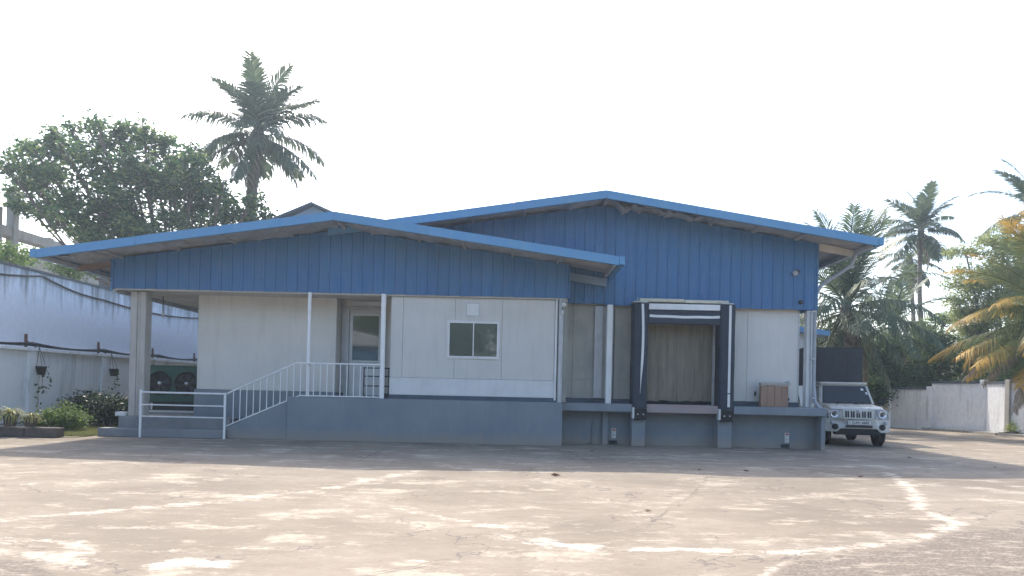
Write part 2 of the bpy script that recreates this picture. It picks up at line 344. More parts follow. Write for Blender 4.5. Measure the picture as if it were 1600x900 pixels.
# leave out the planted strip by the left boundary wall and the land beyond the right wall
cx = (P[Fq[:,0],0]+P[Fq[:,2],0])/2; cy = (P[Fq[:,0],1]+P[Fq[:,2],1])/2
def yardmat():
    m, t, b = base('yard_concrete', .9, 0, .25)
    v = t.nodes.new('ShaderNodeTexCoord').outputs['Object']
    def A(n): a = t.nodes.new('ShaderNodeAttribute'); a.attribute_name = n; return a.outputs['Fac']
    big = noise(t, v, .35, (1,1,1), 5, .55); med = noise(t, v, 2.0, (.7,1.2,1), 14, .78); fine = noise(t, v, 14, (1,1,1), 8, .75)
    str_ = noise(t, v, 2.6, (.6,1.35,1), 15, .84)
    c = mix(t, rng(t, med, .35, .68), (.235,.192,.145), (.325,.275,.215))
    c = mix(t, rng(t, big, .42, .62, 0, .7), c, (.18,.148,.112))
    n2 = noise(t, v, 1.0, (.7,1.15,1), 14, .77)
    c = mix(t, rng(t, n2, .53, .60, 0, .8), c, (.45,.385,.30))         # pale worn cement skin
    c = mix(t, rng(t, str_, .56, .64, 0, .8), c, (.50,.435,.345)); c = mix(t, rng(t, str_, .44, .34, 0, .5), c, (.20,.175,.15))
    c = mix(t, rng(t, noise(t, v, 4.5, (.8,1.4,1), 8, .7), .60, .75, 0, .45), c, (.24,.21,.18))
    cl = noise(t, v, 3.0, (.75,1.3,1), 14, .82)
    bf = rng(t, madd(t, cl, 3.2, A('band'), .62), 2.02, 2.22, 0, .9)
    c = mix(t, bf, c, (.50,.435,.35))
    bf2 = rng(t, madd(t, cl, 1.6, A('band'), 1.0), 1.80, 1.90)
    c = mix(t, bf2, c, (.76,.72,.65))
    gr = t.nodes.new('ShaderNodeTexVoronoi'); gr.inputs['Scale'].default_value = 28; lnk(t, v, gr.inputs['Vector'])
    agg = mix(t, rng(t, gr.outputs['Distance'], .1, .6), (.27,.225,.18), (.17,.14,.11))
    agg = mix(t, rng(t, noise(t, v, 5, (.6,1.3,1), 9, .75), .52, .62), agg, (.37,.315,.25))
    agg = mix(t, rng(t, noise(t, v, 9, (.5,1.4,1), 9, .75), .56, .66), agg, (.14,.12,.10))
    rf = rng(t, madd(t, cl, 1.6, A('eroded'), .9), 1.25, 1.45)
    c = mix(t, rf, c, agg)
    c = mix(t, rng(t, fine, .54, .70, 0, .65), c, (.17,.145,.12))
    sp = t.nodes.new('ShaderNodeTexVoronoi'); sp.inputs['Scale'].default_value = 7; lnk(t, v, sp.inputs['Vector'])
    spm = mul(t, rng(t, sp.outputs['Distance'], .05, .10, 1, 0), rng(t, noise(t, v, 2.3), .5, .56))
    c = mix(t, mul(t, spm, .8), c, (.09,.07,.055))
    sp = t.nodes.new('ShaderNodeTexVoronoi'); sp.inputs['Scale'].default_value = 19; lnk(t, v, sp.inputs['Vector'])
    spm = mul(t, rng(t, sp.outputs['Distance'], .10, .18, 1, 0), rng(t, noise(t, v, 1.3), .5, .6))
    c = mix(t, mul(t, spm, .6), c, (.14,.115,.09))
    # hairline cracks
    vo = t.nodes.new('ShaderNodeTexVoronoi'); vo.feature = 'DISTANCE_TO_EDGE'; vo.inputs['Scale'].default_value = .42
    ad = t.nodes.new('ShaderNodeMix'); ad.data_type = 'VECTOR'; ad.inputs[0].default_value = .12
    nn = t.nodes.new('ShaderNodeTexNoise'); nn.inputs['Scale'].default_value = 2.5; nn.inputs['Detail'].default_value = 8
    lnk(t, v, nn.inputs['Vector']); lnk(t, v, ad.inputs[4]); 
    sc = t.nodes.new('ShaderNodeVectorMath'); sc.operation = 'SCALE'; sc.inputs['Scale'].default_value = 8; lnk(t, nn.outputs['Color'], sc.inputs[0])
    lnk(t, sc.outputs[0], ad.inputs[5]); lnk(t, ad.outputs[1], vo.inputs['Vector'])
    ck = rng(t, vo.outputs['Distance'], .0, .010, 1, 0)
    ck = mul(t, ck, rng(t, noise(t, v, .5), .44, .54))
    c = mix(t, mul(t, ck, .8), c, (.12,.10,.09))
    lnk(t, c, b.inputs['Base Color'])
    hh = mul(t, mul(t, fine, .5), mul(t, A('eroded'), gr.outputs['Distance']), 'ADD')
    bump(t, b, hh, .012, .6)
    return m
MT['yard'] = yardmat()
lw = -11.2
keep = ~((cx < -11.9) & (cy > 19.2)) & ~((cx < -16) & (cy > 5))
V = np.stack([P[:,0], P[:,1], zz], 1)
ym = arr_mesh('yard', V, Fq[keep], 'yard', {'band': band, 'eroded': rough_a})
yard = bpy.data.objects.new('yard', ym); COL.objects.link(yard); structure(yard)
# strip of soil and lawn at the left
lawn = structure(MB().add([(-14.3,19.0,.012),(-11.2,19.0,.012),(-11.2,45,.012),(-14.3,45,.012)], [(0,1,2,3)]).build('lawn', mat('lawn_soil', (.20,.19,.09), (.30,.26,.18), 1.5, .95, bscale=20)))
def ribbon(pts, wd, name):
    rr = random.Random(5); mb = MB(); P2 = []
    for a, b in zip(pts[:-1], pts[1:]):
        n = max(2, int((b-a).length/.10))
        for i in range(n): P2.append(a.lerp(b, i/n)+Vector((rr.gauss(0,.022), rr.gauss(0,.022), 0)))
    for i, p in enumerate(P2[:-1]):
        q = P2[i+1]; d = (q-p).normalized(); s = Vector((-d.y, d.x, 0))*wd*rr.uniform(.3,1)
        z = .017
        mb.add([(p.x-s.x,p.y-s.y,z),(p.x+s.x,p.y+s.y,z),(q.x+s.x,q.y+s.y,z),(q.x-s.x,q.y-s.y,z)], [(0,1,2,3)])
    return mb
ckm = MB()
for pl, wd in (([(1112,742),(1075,778),(1030,808),(980,834)], .0035), ([(408,780),(440,769),(497,771)], .004), ([(560,898),(640,888),(720,872)], .006),
               ([(884,704),(925,726)], .014), ([(600,702),(560,722)], .010), ([(255,722),(330,712)], .008), ([(1040,735),(1150,734)], .006)):
    m2 = ribbon([G(*p) for p in pl], wd, 'c'); ckm.add(m2.v, m2.f)
structure(ckm.build('yard_crack', mat('crack_dirt', (.10,.085,.07), None, 5, .95)))

# ================================================================ LEFT BOUNDARY WALLS
XW = -14.5
t0 = thing('high_boundary_wall', 'tall pale blue wall with black mould streaks behind the low wall', 'wall', (XW, 30, 0))
MB().box(XW-.2, XW, 12, 60, 0, 4.72).build('wall_face', 'upwall', t0)
cp = MB(); 
for k in range(24): cp.box(XW-.23, XW+.03, 12+2*k, 12+2*k+1.97, 4.723, 4.79+.012*random.random())
cp.build('coping', mat('mouldy_coping', (.16,.16,.15), (.1,.1,.1), 2, .9), t0)
t0 = thing('low_boundary_wall', 'low white block wall with pilasters in front of the tall stained wall', 'wall', (XW+.3, 30, 0))
MB().box(XW+.10, XW+.28, 12, 60, 0, 2.30).build('wall_face', 'lowwall', t0)
for k in range(11):
    y = 21.7-7.6+3.85*k
    MB().box(XW+.285, XW+.37, y-.17, y+.17, 0, 2.297).build('pilaster', 'lowwall', t0, .01)
MB().box(XW+.07, XW+.40, 12, 60, 2.303, 2.40).build('coping', 'lowwall', t0, .01)
stub = thing('iron_stub', 'rusty iron stub post standing on the low white wall above the first pilaster', 'post', (XW+.2, 21.7, 2.4), 'rusty stub posts along the top of the low wall')
MB().box(XW+.17, XW+.23, 21.67, 21.73, 2.402, 2.80).build('bar', 'rust', stub)
MB().bar((XW+.2,21.76,2.6), (XW+.2,22.2,2.41), .02).build('brace', 'rust', stub)
def duptree(o, loc, label=None, par=None, rz=None):
    c = o.copy(); COL.objects.link(c)
    if par is not None: c.parent = par
    else:
        c.location = loc
        if rz is not None: c.rotation_euler.z = rz
        if label: c['label'] = label
    for ch in list(o.children):
        duptree(ch, None, None, c)
    return c
for k, tx in enumerate(('just left of the concrete pillar', 'just right of the concrete pillar', 'above the right end of the condenser')):
    duptree(stub, (XW+.2, 25.5+3.85*k, 2.4), 'rusty stub post on the low wall '+tx)
# cables
def sagging(a, b, sag, n=14):
    a, b = Vector(a), Vector(b)
    return [a.lerp(b, i/n) - Vector((0,0,4*sag*(i/n)*(1-i/n))) for i in range(n+1)]
cb = MB()
yk = [14.0, 17.85, 21.7, 25.5, 29.4, 33.2, 37.1]
for j in range(4):
    pts = []
    for a, b in zip(yk[:-1], yk[1:]): pts += sagging((XW+.33+.02*j, a, 2.47+.03*j), (XW+.33+.02*j, b, 2.47+.03*j), .03+.02*j, 8)
    cb.tube(pts, .022-.003*j, 6)
tag(cb.build('cable_bundle', 'cable'), 'thick bundle of black cables lying along the top of the low wall', 'cable')
pl = []
for a, b, s in (((0,428),(66,431),.02), ((66,431),(160,468),.10), ((160,468),(310,497),.16)):
    def yw(px, py):
        d = ray(px, py); t = (XW+.05)/d.x; return Vector((XW+.05, d.y*t, H+d.z*t))
    pl += sagging(yw(*a), yw(*b), s, 10)
pl = [Vector((XW+.05, 12.3, 3.75)), yw(-60,428)] + pl + [pl[-1]+Vector((0,8,-.1))]
tag(MB().tube(pl, .028, 6).build('wall_cable', 'cable'), 'single black cable sagging across the tall stained wall', 'cable')
# hanging baskets
def hanging(px, py, label, n, L, sd):
    d = ray(px, py); t = (XW+.45)/d.x; p = Vector((XW+.5, d.y*t, H+d.z*t))
    h = thing('hanging_basket', label, 'hanging plant', (p.x, p.y, p.z-.12), 'hanging plant pots on the low wall')
    MB().lathe([(.001,-.13),(.10,-.13),(.14,.10),(.15,.10),(.15,.13),(.12,.13)], 12, 'z', p).build('pot', 'black', h)
    mb = MB()
    for k in range(3):
        a = 2*pi*k/3; mb.tube([(p.x+.14*cos(a), p.y+.14*sin(a), p.z+.12), (XW+.42, p.y, 2.44)], .006, 4)
    mb.build('hanger', 'cable', h)
    rr = random.Random(sd); mb = MB(); 
    for k in range(3):
        yy = p.y + rr.uniform(-.2,.2); q = [Vector((p.x+.02+.05*k, p.y+(yy-p.y)*min(1, i/3), p.z+.1-(i/10)*L*rr.uniform(.96,1.0)*(1 if k == 0 else .5))) for i in range(11)]
        q.sort(key=lambda a: -a.z); mb.tube(q, .006, 4)
        for i in range(n):
            c = q[rr.randrange(1, 11)] + Vector((rr.gauss(0,.03), rr.gauss(0,.06), rr.gauss(0,.05))); s = rr.uniform(.03,.07); a = rr.uniform(0, 6)
            u = Vector((.3*cos(a), cos(a), sin(a)))*s; v = Vector((.5, -sin(a), cos(a))).normalized()*s*.6
            mb.add([c-u, c+v, c+u, c-v], [(0,1,2,3)])
    mb.build('trailing_vine', 'leafdark', h)
hanging(62, 579, 'black hanging pot with one long trailing vine on the low wall near the spider plants', 14, 1.35, 1)
hanging(175, 582, 'black hanging pot with short trailing stems above the dark shrub', 12, .65, 2)

# ================================================================ FOLIAGE GENERATORS
def leaf_cloud(clumps, n, size, seed, sub=7, aspect=.42, per=6, shell=.35, flat=.0, spr=1.3, reach=.82):
    r = np.random.RandomState(seed); S = []
    for (x, y, z, a, b, c) in clumps:
        S.append((x, y, z, a*.72, b*.72, c*.72, 1.0))
        for _ in range(sub):
            d = r.normal(size=3); d /= np.linalg.norm(d); q = r.uniform(.28,.5)
            S.append((x+d[0]*a*reach, y+d[1]*b*reach, z+d[2]*c*reach, a*q, b*q, c*q, 1.0))
    S = np.array(S); wv = (S[:,3]*S[:,4]*S[:,5])**(.62); wv /= wv.sum()
    m = n//per; k = r.choice(len(S), m, p=wv)
    d = r.normal(size=(m,3)); d /= np.linalg.norm(d, axis=1)[:,None]
    rad = (shell + (1-shell)*r.rand(m))[:,None]*(1+r.normal(0,.08,(m,1)))
    c = S[k,:3] + d*rad*S[k,3:6]
    c = np.repeat(c, per, 0); N = len(c)
    c = c + r.normal(size=(N,3))*size*spr*np.array([1,1,.6])
    t = r.normal(size=(N,3)); t[:,2] = t[:,2]*.5-.25; t /= np.linalg.norm(t, axis=1)[:,None]
    nn = r.normal(size=(N,3)); nn[:,2] += flat; s = np.cross(t, nn); s /= np.linalg.norm(s, axis=1)[:,None]
    L = size*r.uniform(.7,1.4,(N,1)); W = L*aspect
    V = np.stack([c-t*L*.5, c+s*W*.5-t*L*.05, c+t*L*.5, c-s*W*.5-t*L*.05], 1).reshape(-1,3)
    return V, np.arange(N*4).reshape(N,4)
def tree(name, label, basept, trunk_top, clumps, n, size, m, seed, r0=.25, group=None, cat='tree', bark='bark', **kw):
    b = Vector(basept); t = thing(name, label, cat, tuple(b), group)
    rr = random.Random(seed); mb = MB(); tt = Vector(trunk_top)
    pts = [b.lerp(tt, i/6)+Vector((rr.gauss(0,r0*.25), rr.gauss(0,r0*.25), 0))*(0 if i == 0 else 1) for i in range(7)]
    mb.tube(pts, [r0*(1.25-.6*i/6) for i in range(7)], 10)
    mb.build('trunk', bark, t)
    mb = MB()
    for (x, y, z, a, bb, c) in clumps:
        e = Vector((x, y, z)); s = pts[-1].lerp(pts[-3], rr.random()); mid = s.lerp(e, .5)+Vector((rr.gauss(0,.3), rr.gauss(0,.3), -.15*(e-s).length))
        mb.tube([s, s.lerp(mid,.5)+Vector((0,0,-.1)), mid, e.lerp(mid,.4), e], [r0*.5, r0*.42, r0*.32, r0*.2, r0*.08], 6)
        for q in range(4):
            f = e+Vector((rr.uniform(-a,a), rr.uniform(-bb,bb), rr.uniform(-c,c)))*.9
            mb.tube([mid.lerp(e,.5), e.lerp(f,.5)+Vector((0,0,.1)), f], [r0*.16, r0*.1, r0*.03], 5)
    mb.build('limbs', bark, t)
    V, Fq = leaf_cloud(clumps, n, size, seed, **kw)
    V = V - np.array(b); me = arr_mesh('crown', V, Fq, m)
    o = bpy.data.objects.new('crown', me); COL.objects.link(o); o.parent = t
    return t
def pxclumps(L, Y, dy=1.0, seed=1):
    rr = random.Random(seed); out = []
    for (x, y, r, *o) in L:
        Yc = Y+rr.uniform(-dy, dy); p = at(x, y, Yc); s = r/F*Yc; ry = s*(o[0] if o else 1)
        out.append((p.x, p.y, p.z, s, s*1.1, ry))
    return out
def bush(name, label, c, rad, n, size, m, seed, group=None, cat='shrub'):
    t = thing(name, label, cat, (c[0], c[1], 0), group); mb = MB(); rr = random.Random(seed)
    for k in range(9):
        a = rr.uniform(0, 6.28); e = Vector((c[0]+rad[0]*.6*cos(a), c[1]+rad[1]*.6*sin(a), rad[2]*rr.uniform(.8,1.4)))
        mb.tube([(c[0]+.1*cos(a), c[1]+.1*sin(a), 0), ((c[0]+e.x)/2, (c[1]+e.y)/2, e.z*.6), e], [.03,.02,.008], 5)
    mb.build('stems', 'bark', t)
    cl = [(c[0], c[1], rad[2]*.85, *[rad[0]*.75, rad[1]*.75, rad[2]*.75])]
    for k in range(8):
        a = k*.785+rr.uniform(-.3,.3); q = rr.uniform(.45,.6)
        cl.append((c[0]+rad[0]*.6*cos(a), c[1]+rad[1]*.6*sin(a), rad[2]*rr.uniform(.5,.9), rad[0]*q, rad[1]*q, rad[2]*q*.9))
    V, Fq = leaf_cloud(cl, n, size, seed, sub=5, shell=.6)
    V[:,2] = np.maximum(V[:,2], .02)
    me = arr_mesh('foliage', V-np.array([c[0],c[1],0]), Fq, m); o = bpy.data.objects.new('foliage', me); COL.objects.link(o); o.parent = t
    return t
# palms -------------------------------------------------------------
def frond_mesh(L, e0, bend, seed, mname, st=42, ll=.75, wd=.055, hang=.5, ragged=.1, mname2='palmbark'):
    r = np.random.RandomState(seed); V = []; Fq = []; A = []
    n = 16; pos = np.array([0.,0.,0.]); P2 = [pos.copy()]; D = []
    tw = r.normal(0,.10)
    for i in range(n):
        e = e0 - bend*((i+.5)/n)**1.3; d = np.array([cos(e)*cos(tw*i/n), cos(e)*sin(tw*i/n), sin(e)]); D.append(d); pos = pos + d*L/n; P2.append(pos.copy())
    D.append(D[-1]); P2 = np.array(P2); D = np.array(D)
    # rachis: flattened square section
    for i in range(n):
        for j in (i, i+1):
            w0 = .055*(1-j/n)*(L/4)+.010; d = D[j]; sd_ = np.cross(d, [0,0,1]); sd_ /= np.linalg.norm(sd_)+1e-9; u = np.cross(sd_, d)
            V += [P2[j]+sd_*w0, P2[j]+u*w0*.5, P2[j]-sd_*w0, P2[j]-u*w0*.5]; A += [j/n]*4
        k = len(V)-8
        for q in range(4): Fq.append((k+q, k+(q+1) % 4, k+4+(q+1) % 4, k+4+q))
    for s in range(st):
        f = .14+.86*s/(st-1); i = min(int(f*n), n-1); p = P2[i]+(P2[i+1]-P2[i])*(f*n-i) if f < 1 else P2[n]
        d = D[i]; sd_ = np.cross(d, [0,0,1]); sd_ /= np.linalg.norm(sd_)+1e-9; u = np.cross(sd_, d)
        ln = ll*(.35+.65*sin(pi*min(1, f*.85+.12)))*(1 if f < .9 else .8)
        for sg in (-1, 1):
            if r.rand() < ragged: continue
            l = ln*r.uniform(.85,1.15); fw = .45+.5*f
            a = sd_*sg*.9 + d*fw + u*(.30-hang*.38+r.normal(0,.08)); a /= np.linalg.norm(a)
            mid = p + a*l*.5; a2 = a + np.array([0,0,-1])*hang*r.uniform(.7,1.3); a2 /= np.linalg.norm(a2)
            tip = mid + a2*l*.55; wv = np.cross(a, u*.8+sd_*sg*.2); wv = wv/np.linalg.norm(wv)*wd*.5
            k = len(V); V += [p-wv*.6, p+wv*.6, mid+wv, mid-wv, tip+wv*.15, tip-wv*.15]; A += [f]*6
            Fq += [(k, k+1, k+2, k+3), (k+3, k+2, k+4, k+5)]
    return arr_mesh('frond', np.array(V), np.array(Fq), mname, {'tip': A})
def palm(name, label, base_, crown, L, seed, n=24, r0=.16, mname='palmleaf', drymax=3, els=None, lean=0, ll=.75, wd=.06, group=None, azs=None, nuts=True, st=42, trunk=True, yel=None):
    b = Vector(base_); c = Vector(crown); t = thing(name, label, 'palm tree', tuple(b), group)
    rr = random.Random(seed); pts = []
    for i in range(15):
        f = i/14; p = b.lerp(c, f); k = sin(pi*f)*lean; pts.append(p+Vector((k, 0, 0)))
    mb = MB(); ps = []; rad = []
    for i in range(len(pts)-1):
        for q in range(3): ps.append(pts[i].lerp(pts[i+1], q/3)); rad.append(r0*(1.35-.5*min(1, (i+q/3)/6))*(1+.06*(q == 0)))
    ps.append(pts[-1]); rad.append(r0*.9); mb.tube(ps, rad, 10)
    mb.build('trunk', 'palmbark', t)
    mb = MB(); mb.lathe([(r0*.85,-.5),(r0*1.15,-.1),(r0*1.2,.2),(r0*.8,.5),(.02,.8)], 10, 'z', c)
    mb.build('crown_shaft', 'palmbark', t)
    if nuts:
        for k in range(9):
            mb = MB(); a = rr.uniform(0, 6.28); q = c+Vector((cos(a)*r0*2.2, sin(a)*r0*2.2, -.1-rr.random()*.4))
            mb.lathe([(.01,-.14),(.09,-.09),(.12,0),(.09,.09),(.01,.14)], 8, 'z', q)
            mb.build('coconut', 'nut', t)
    els = els or [80, 65, 50, 32, 12, -10, -35]
    var = []
    for k, e in enumerate(els):
        for s in (0, 1):
            var.append((e, frond_mesh(L*(1 if e > -20 else .9), R(e), R((28 if e > 55 else 44)+(90-abs(e))*.33 + 10*s) if e > 0 else R(30+10*s), seed*31+k*2+s, mname if not yel or rr.random() > 0 else yel, st=st, ll=ll, wd=wd, hang=.40+.75*(e < 48), ragged=.06+.1*s)))
    dry = frond_mesh(L*.85, R(-45), R(42), seed*31+77, 'palmdry', st=st-8, ll=ll*.7, wd=wd, hang=1.5, ragged=.3)
    for i in range(n):
        f = i/n; k = min(int(f*len(els)), len(els)-1); e, me = var[k*2+(i % 2)]
        o = bpy.data.objects.new('frond', me); COL.objects.link(o); o.parent = t
        o.location = c-b+Vector((0, 0, .45-.5*f)); o.rotation_euler = (rr.gauss(0,.08), rr.gauss(0,.10), (azs[i] if azs else i*2.399+rr.uniform(-.2,.2))); o.scale = (rr.uniform(.9,1.08),)*3
    for i in range(drymax):
        o = bpy.data.objects.new('frond', dry); COL.objects.link(o); o.parent = t; o['label'] = 'dead brown hanging frond'
        o.location = c-b+Vector((0,0,-.15)); o.rotation_euler = (0, rr.uniform(.1,.3), rr.uniform(0, 6.28))
    return t

# ================================================================ WAREHOUSE
bld = thing('warehouse', 'long warehouse with blue sheet gables over white panel walls and a loading dock', 'building', (0, 20, 0))
YL, YR = 19.9, 20.8                          # cladding planes of the low wing and of the tall hall
ZL, ZR = 3.98, 3.92
rl = [(-12.0,4.735), (-4.57,5.84), (2.62,4.87)]    # roof line of the low wing (top of fascia)
rr_ = [(-5.0,5.70), (2.42,6.86), (9.69,5.75)]
def rz(line, x):
    for a, b in zip(line[:-1], line[1:]):
        if x <= b[0] or b is line[-1]: return a[1]+(b[1]-a[1])*(x-a[0])/(b[0]-a[0])
def sheet(x0, x1, y, zb, zt, seed=0):        # one cladding sheet: pan, shallow ribs and a raised side lap
    w_ = x1-x0; e = .0
    pr = [(x0,0),(x0+w_*.30,0),(x0+w_*.33,-.005),(x0+w_*.38,0),(x0+w_*.60,0),(x0+w_*.63,-.005),(x0+w_*.68,0),(x1-.050,0),(x1-.038,-.022),(x1-.012,-.022),(x1-.001,.0)]
    mb = MB(); n = len(pr); dz = random.uniform(-.006,.006)
    f = [(x, y+d, zb+dz) for x, d in pr]; g = [(x, y+d, zt(x)) for x, d in pr]
    bk = [(x1-.001, y+.03, zb+dz), (x0+e, y+.03, zb+dz)]; bt = [(x1-.001, y+.03, zt(x1)), (x0+e, y+.03, zt(x0))]
    mb.add(f+g, [(i, i+1, i+1+n, i+n) for i in range(n-1)])
    mb.add(f+bk, [tuple(range(n+2))]); 
    mb.add([f[0], bk[1], bt[1], g[0]], [(0,1,2,3)]); mb.add([f[-1], g[-1], bt[0], bk[0]], [(0,1,2,3)])
    return mb.build('cladding_sheet', 'blue', bld)
def sheets(xa, xb, y, zb, line, off, pitch=.29):
    n = max(1, round((xb-xa)/pitch)); p = (xb-xa)/n
    for i in range(n): sheet(xa+i*p, xa+(i+1)*p, y, zb, lambda x: rz(line, x)-off)
sheets(-10.8, 1.46, YL, ZL, rl, .13)
sheets(2.57, 8.50, YR, ZR, rr_, .13)
sheets(-4.6, 1.42, YR, 4.6, rr_, .13)
sheets(1.485, 2.55, YR-.05, ZR+.03, [(-5,5.0),(9,5.0)], 0, .30)
sheets(1.42, 2.57, YR+.02, 4.9, rr_, .13)
# corner trims and bottom drip trims of the cladding
MB().box(-10.86,-10.80, YL-.03, YL+.10, ZL-.01, rz(rl,-10.8)-.14).build('corner_trim', 'blue', bld)
MB().box(1.462, 1.50, YL-.03, YR-.06, ZL-.01, rz(rl,1.46)-.14).build('corner_trim', 'blue', bld)
MB().box(8.502, 8.55, YR-.03, YR+.12, ZR-.01, rz(rr_,8.5)-.14).build('corner_trim', 'blue', bld)
MB().box(-10.8, 1.44, YL+.032, YL+.10, ZL-.035, ZL+.02).build('drip_trim', 'ceil', bld)
# side walls and back mass of the two volumes
MB().box(-9.0, 1.15, 22.9, 34, 1.17, 4.9).build('inner_wall', 'cream', bld)
MB().box(8.03, 8.07, 21.26, 45, 1.15, 5.7).build('side_wall', 'white', bld)
MB().box(8.45, 8.49, YR+.04, 45, ZR, 5.72).build('side_cladding', 'blue', bld)
MB().box(-10.8,-10.76, YL+.11, 34, ZL+.06, 4.75).build('side_cladding', 'blue', bld)
MB().box(-4.6, 8.0, 44.9, 45, 0, 6.0).build('back_wall', 'white', bld)
MB().box(1.5, 3.4, 21.30, 21.36, 1.2, 5.4).build('inner_wall', 'white', bld)
# roofs -------------------------------------------------------------
def roof(line, y0, y1, th, label):
    prof = []; c = [(x, z-.01) for x, z in line]
    top = c; bot = [(x, z-.05) for x, z in c][::-1]
    ro = MB().prism(top+bot, y0+.03, y1).build('roof', 'under', bld); ro['label'] = label
    ro.data.materials.append(MT['roofsheet'])
    for p in ro.data.polygons:
        if p.normal.z > .5: p.material_index = 1
    return ro
ro1 = roof(rl, 18.5, 34, .05, 'low pitched roof over the left wing')
ro2 = roof(rr_, 19.7, 46, .05, 'low pitched roof over the tall hall')
def fascia(line, y0, ro, cuts):
    for a, b in zip(line[:-1], line[1:]):
        n = cuts; 
        for i in range(n):
            x0 = a[0]+(b[0]-a[0])*i/n; x1 = a[0]+(b[0]-a[0])*(i+1)/n-.006; z0, z1 = rz([a,b], x0), rz([a,b], x1)
            dz = random.uniform(-.006,.006); h = .205
            mb = MB().prism([(x0,z0-h+dz),(x1,z1-h+dz),(x1,z1+.012+dz),(x0,z0+.012+dz)], y0-.012+dz, y0+.018+dz)
            mb.prism([(x0,z0-h+dz),(x1,z1-h+dz),(x1,z1-h+dz+.012),(x0,z0-h+dz+.012)], y0+.0185+dz, y0+.07)
            mb.build('fascia', 'fascia', ro)
fascia(rl, 18.5, ro1, 3); fascia(rr_, 19.7, ro2, 3)
# roof sheet ribs under the overhang, seen as fine lines
def ribs(line, y0, y1, ro):
    mb = MB(); y = y0+.12
    while y < y1:
        for a, b in zip(line[:-1], line[1:]):
            mb.prism([(a[0]+.03,a[1]-.075),(b[0]-.03,b[1]-.075),(b[0]-.03,b[1]-.0605),(a[0]+.03,a[1]-.0605)], y, y+.03)
        y += .20
    mb.build('sheet_ribs', 'under', ro)
ribs(rl, 18.5, 19.85, ro1); ribs(rr_, 19.7, 20.75, ro2)
# eave gutters along both sides of both roofs
def gutter(x, z, y0, y1, sgn, ro):
    mb = MB(); X0, X1 = (x, x+sgn*.14); xa, xb = min(X0,X1), max(X0,X1)
    mb.box(xa, xb, y0, y1, z-.19, z-.178); mb.box(xa, xa+.008, y0, y1, z-.1775, z-.005); mb.box(xb-.008, xb, y0, y1, z-.1775, z+.01)
    mb.box(xa, xb, y0-.008, y0-.0005, z-.19, z+.01)
    mb.build('gutter', 'fascia', ro)
gutter(-12.0, 4.735, 18.48, 34, -1, ro1); gutter(2.62, 4.87, 18.48, 20.74, 1, ro1); gutter(9.69, 5.75, 19.68, 45, 1, ro2)
# outriggers and eave purlins below the overhang
def outr(px, py, line, Ya, Yb, ro, m='under'):
    x = (px-800)/F*Ya; z = rz(line, x)-.085
    MB().prism([(x-.035,z-.09),(x+.035,z-.09+.07*(rz(line,x+.5)-rz(line,x-.5))),(x+.035,z+.07*(rz(line,x+.5)-rz(line,x-.5))),(x-.035,z)], Ya+.08, Yb).build('outrigger', m, ro)
for px in (140, 235, 330, 425, 516, 560, 640, 716, 796, 872): outr(px, 0, rl, 18.5, YL-.01, ro1)
for px in (640, 730, 815, 890, 945, 1045, 1120, 1190, 1262): outr(px, 0, rr_, 19.7, YR-.03, ro2)
MB().prism([(-12.0,4.47),(-10.87,4.62),(-10.87,4.76),(-12.0,4.61)], 20.2, 20.32).build('rafter', 'timber', ro1)
MB().prism([(-12.0,4.47),(-10.87,4.62),(-10.87,4.76),(-12.0,4.61)], 22.6, 22.72).build('rafter', 'timber', ro1)
MB().prism([(1.51,4.80),(2.58,4.64),(2.58,4.42),(1.51,4.58)], YR-.17, YR-.08).build('rafter', 'roofsheet', ro1)
MB().prism([(8.56,5.82),(9.58,5.64),(9.58,5.46),(8.56,5.62)], 20.85, 20.97).build('rafter', 'ceil', ro2)
MB().bar((9.60,19.85,5.57), (9.60,45,5.57), .07, .12).build('eave_purlin', 'trim', ro2)
MB().bar((2.54,18.6,4.72), (2.54,20.7,4.72), .07, .10).build('eave_purlin', 'trim', ro1)
MB().bar((-11.95,18.6,4.57), (-11.95,33,4.57), .07, .10).build('eave_purlin', 'trim', ro1)
# torn insulation foil hanging below the sheets
def foil(x0, x1, y0, y1, line, sag, seed, nx=26, ny=7, off=.10):
    r = np.random.RandomState(seed); V = []; ph = r.uniform(0, 6, 4)
    for i in range(nx+1):
        x = x0+(x1-x0)*i/nx; f = i/nx
        for j in range(ny+1):
            y = y0+(y1-y0)*j/ny
            dz = off+sag*sin(pi*f)**.7*(.6+.4*sin(f*9+ph[0]))*(.5+.5*sin(j*.9+ph[1])**2)+.02*sin(f*31+j+ph[2])+r.normal(0,.006)
            V.append((x, y, rz(line, x)-dz))
    Fq = [(i*(ny+1)+j, (i+1)*(ny+1)+j, (i+1)*(ny+1)+j+1, i*(ny+1)+j+1) for i in range(nx) for j in range(ny)]
    mb = MB().add(V, Fq, True); mb.build('insulation_foil', 'foil', ro1 if line is rl else ro2)
foil(-11.9,-10.9, 18.6, 19.7, rl, .16, 1); foil(-10.5,-8.6, 18.6, 19.6, rl, .10, 2); foil(-8.2,-4.7, 18.75, 19.85, rl, .05, 3, 40)
foil(-4.4,-1.9, 18.7, 19.8, rl, .13, 4, 34); foil(-1.7,1.3, 18.8, 19.85, rl, .05, 5, 34)
foil(2.75,3.55, 20.1, 20.7, rr_, .26, 6); foil(3.8,5.2, 20.2, 20.7, rr_, .10, 7); foil(1.2,2.3, 20.0, 20.7, rr_, .08, 8); foil(5.3,9.6,20.0,20.75,rr_,.02,9,40)
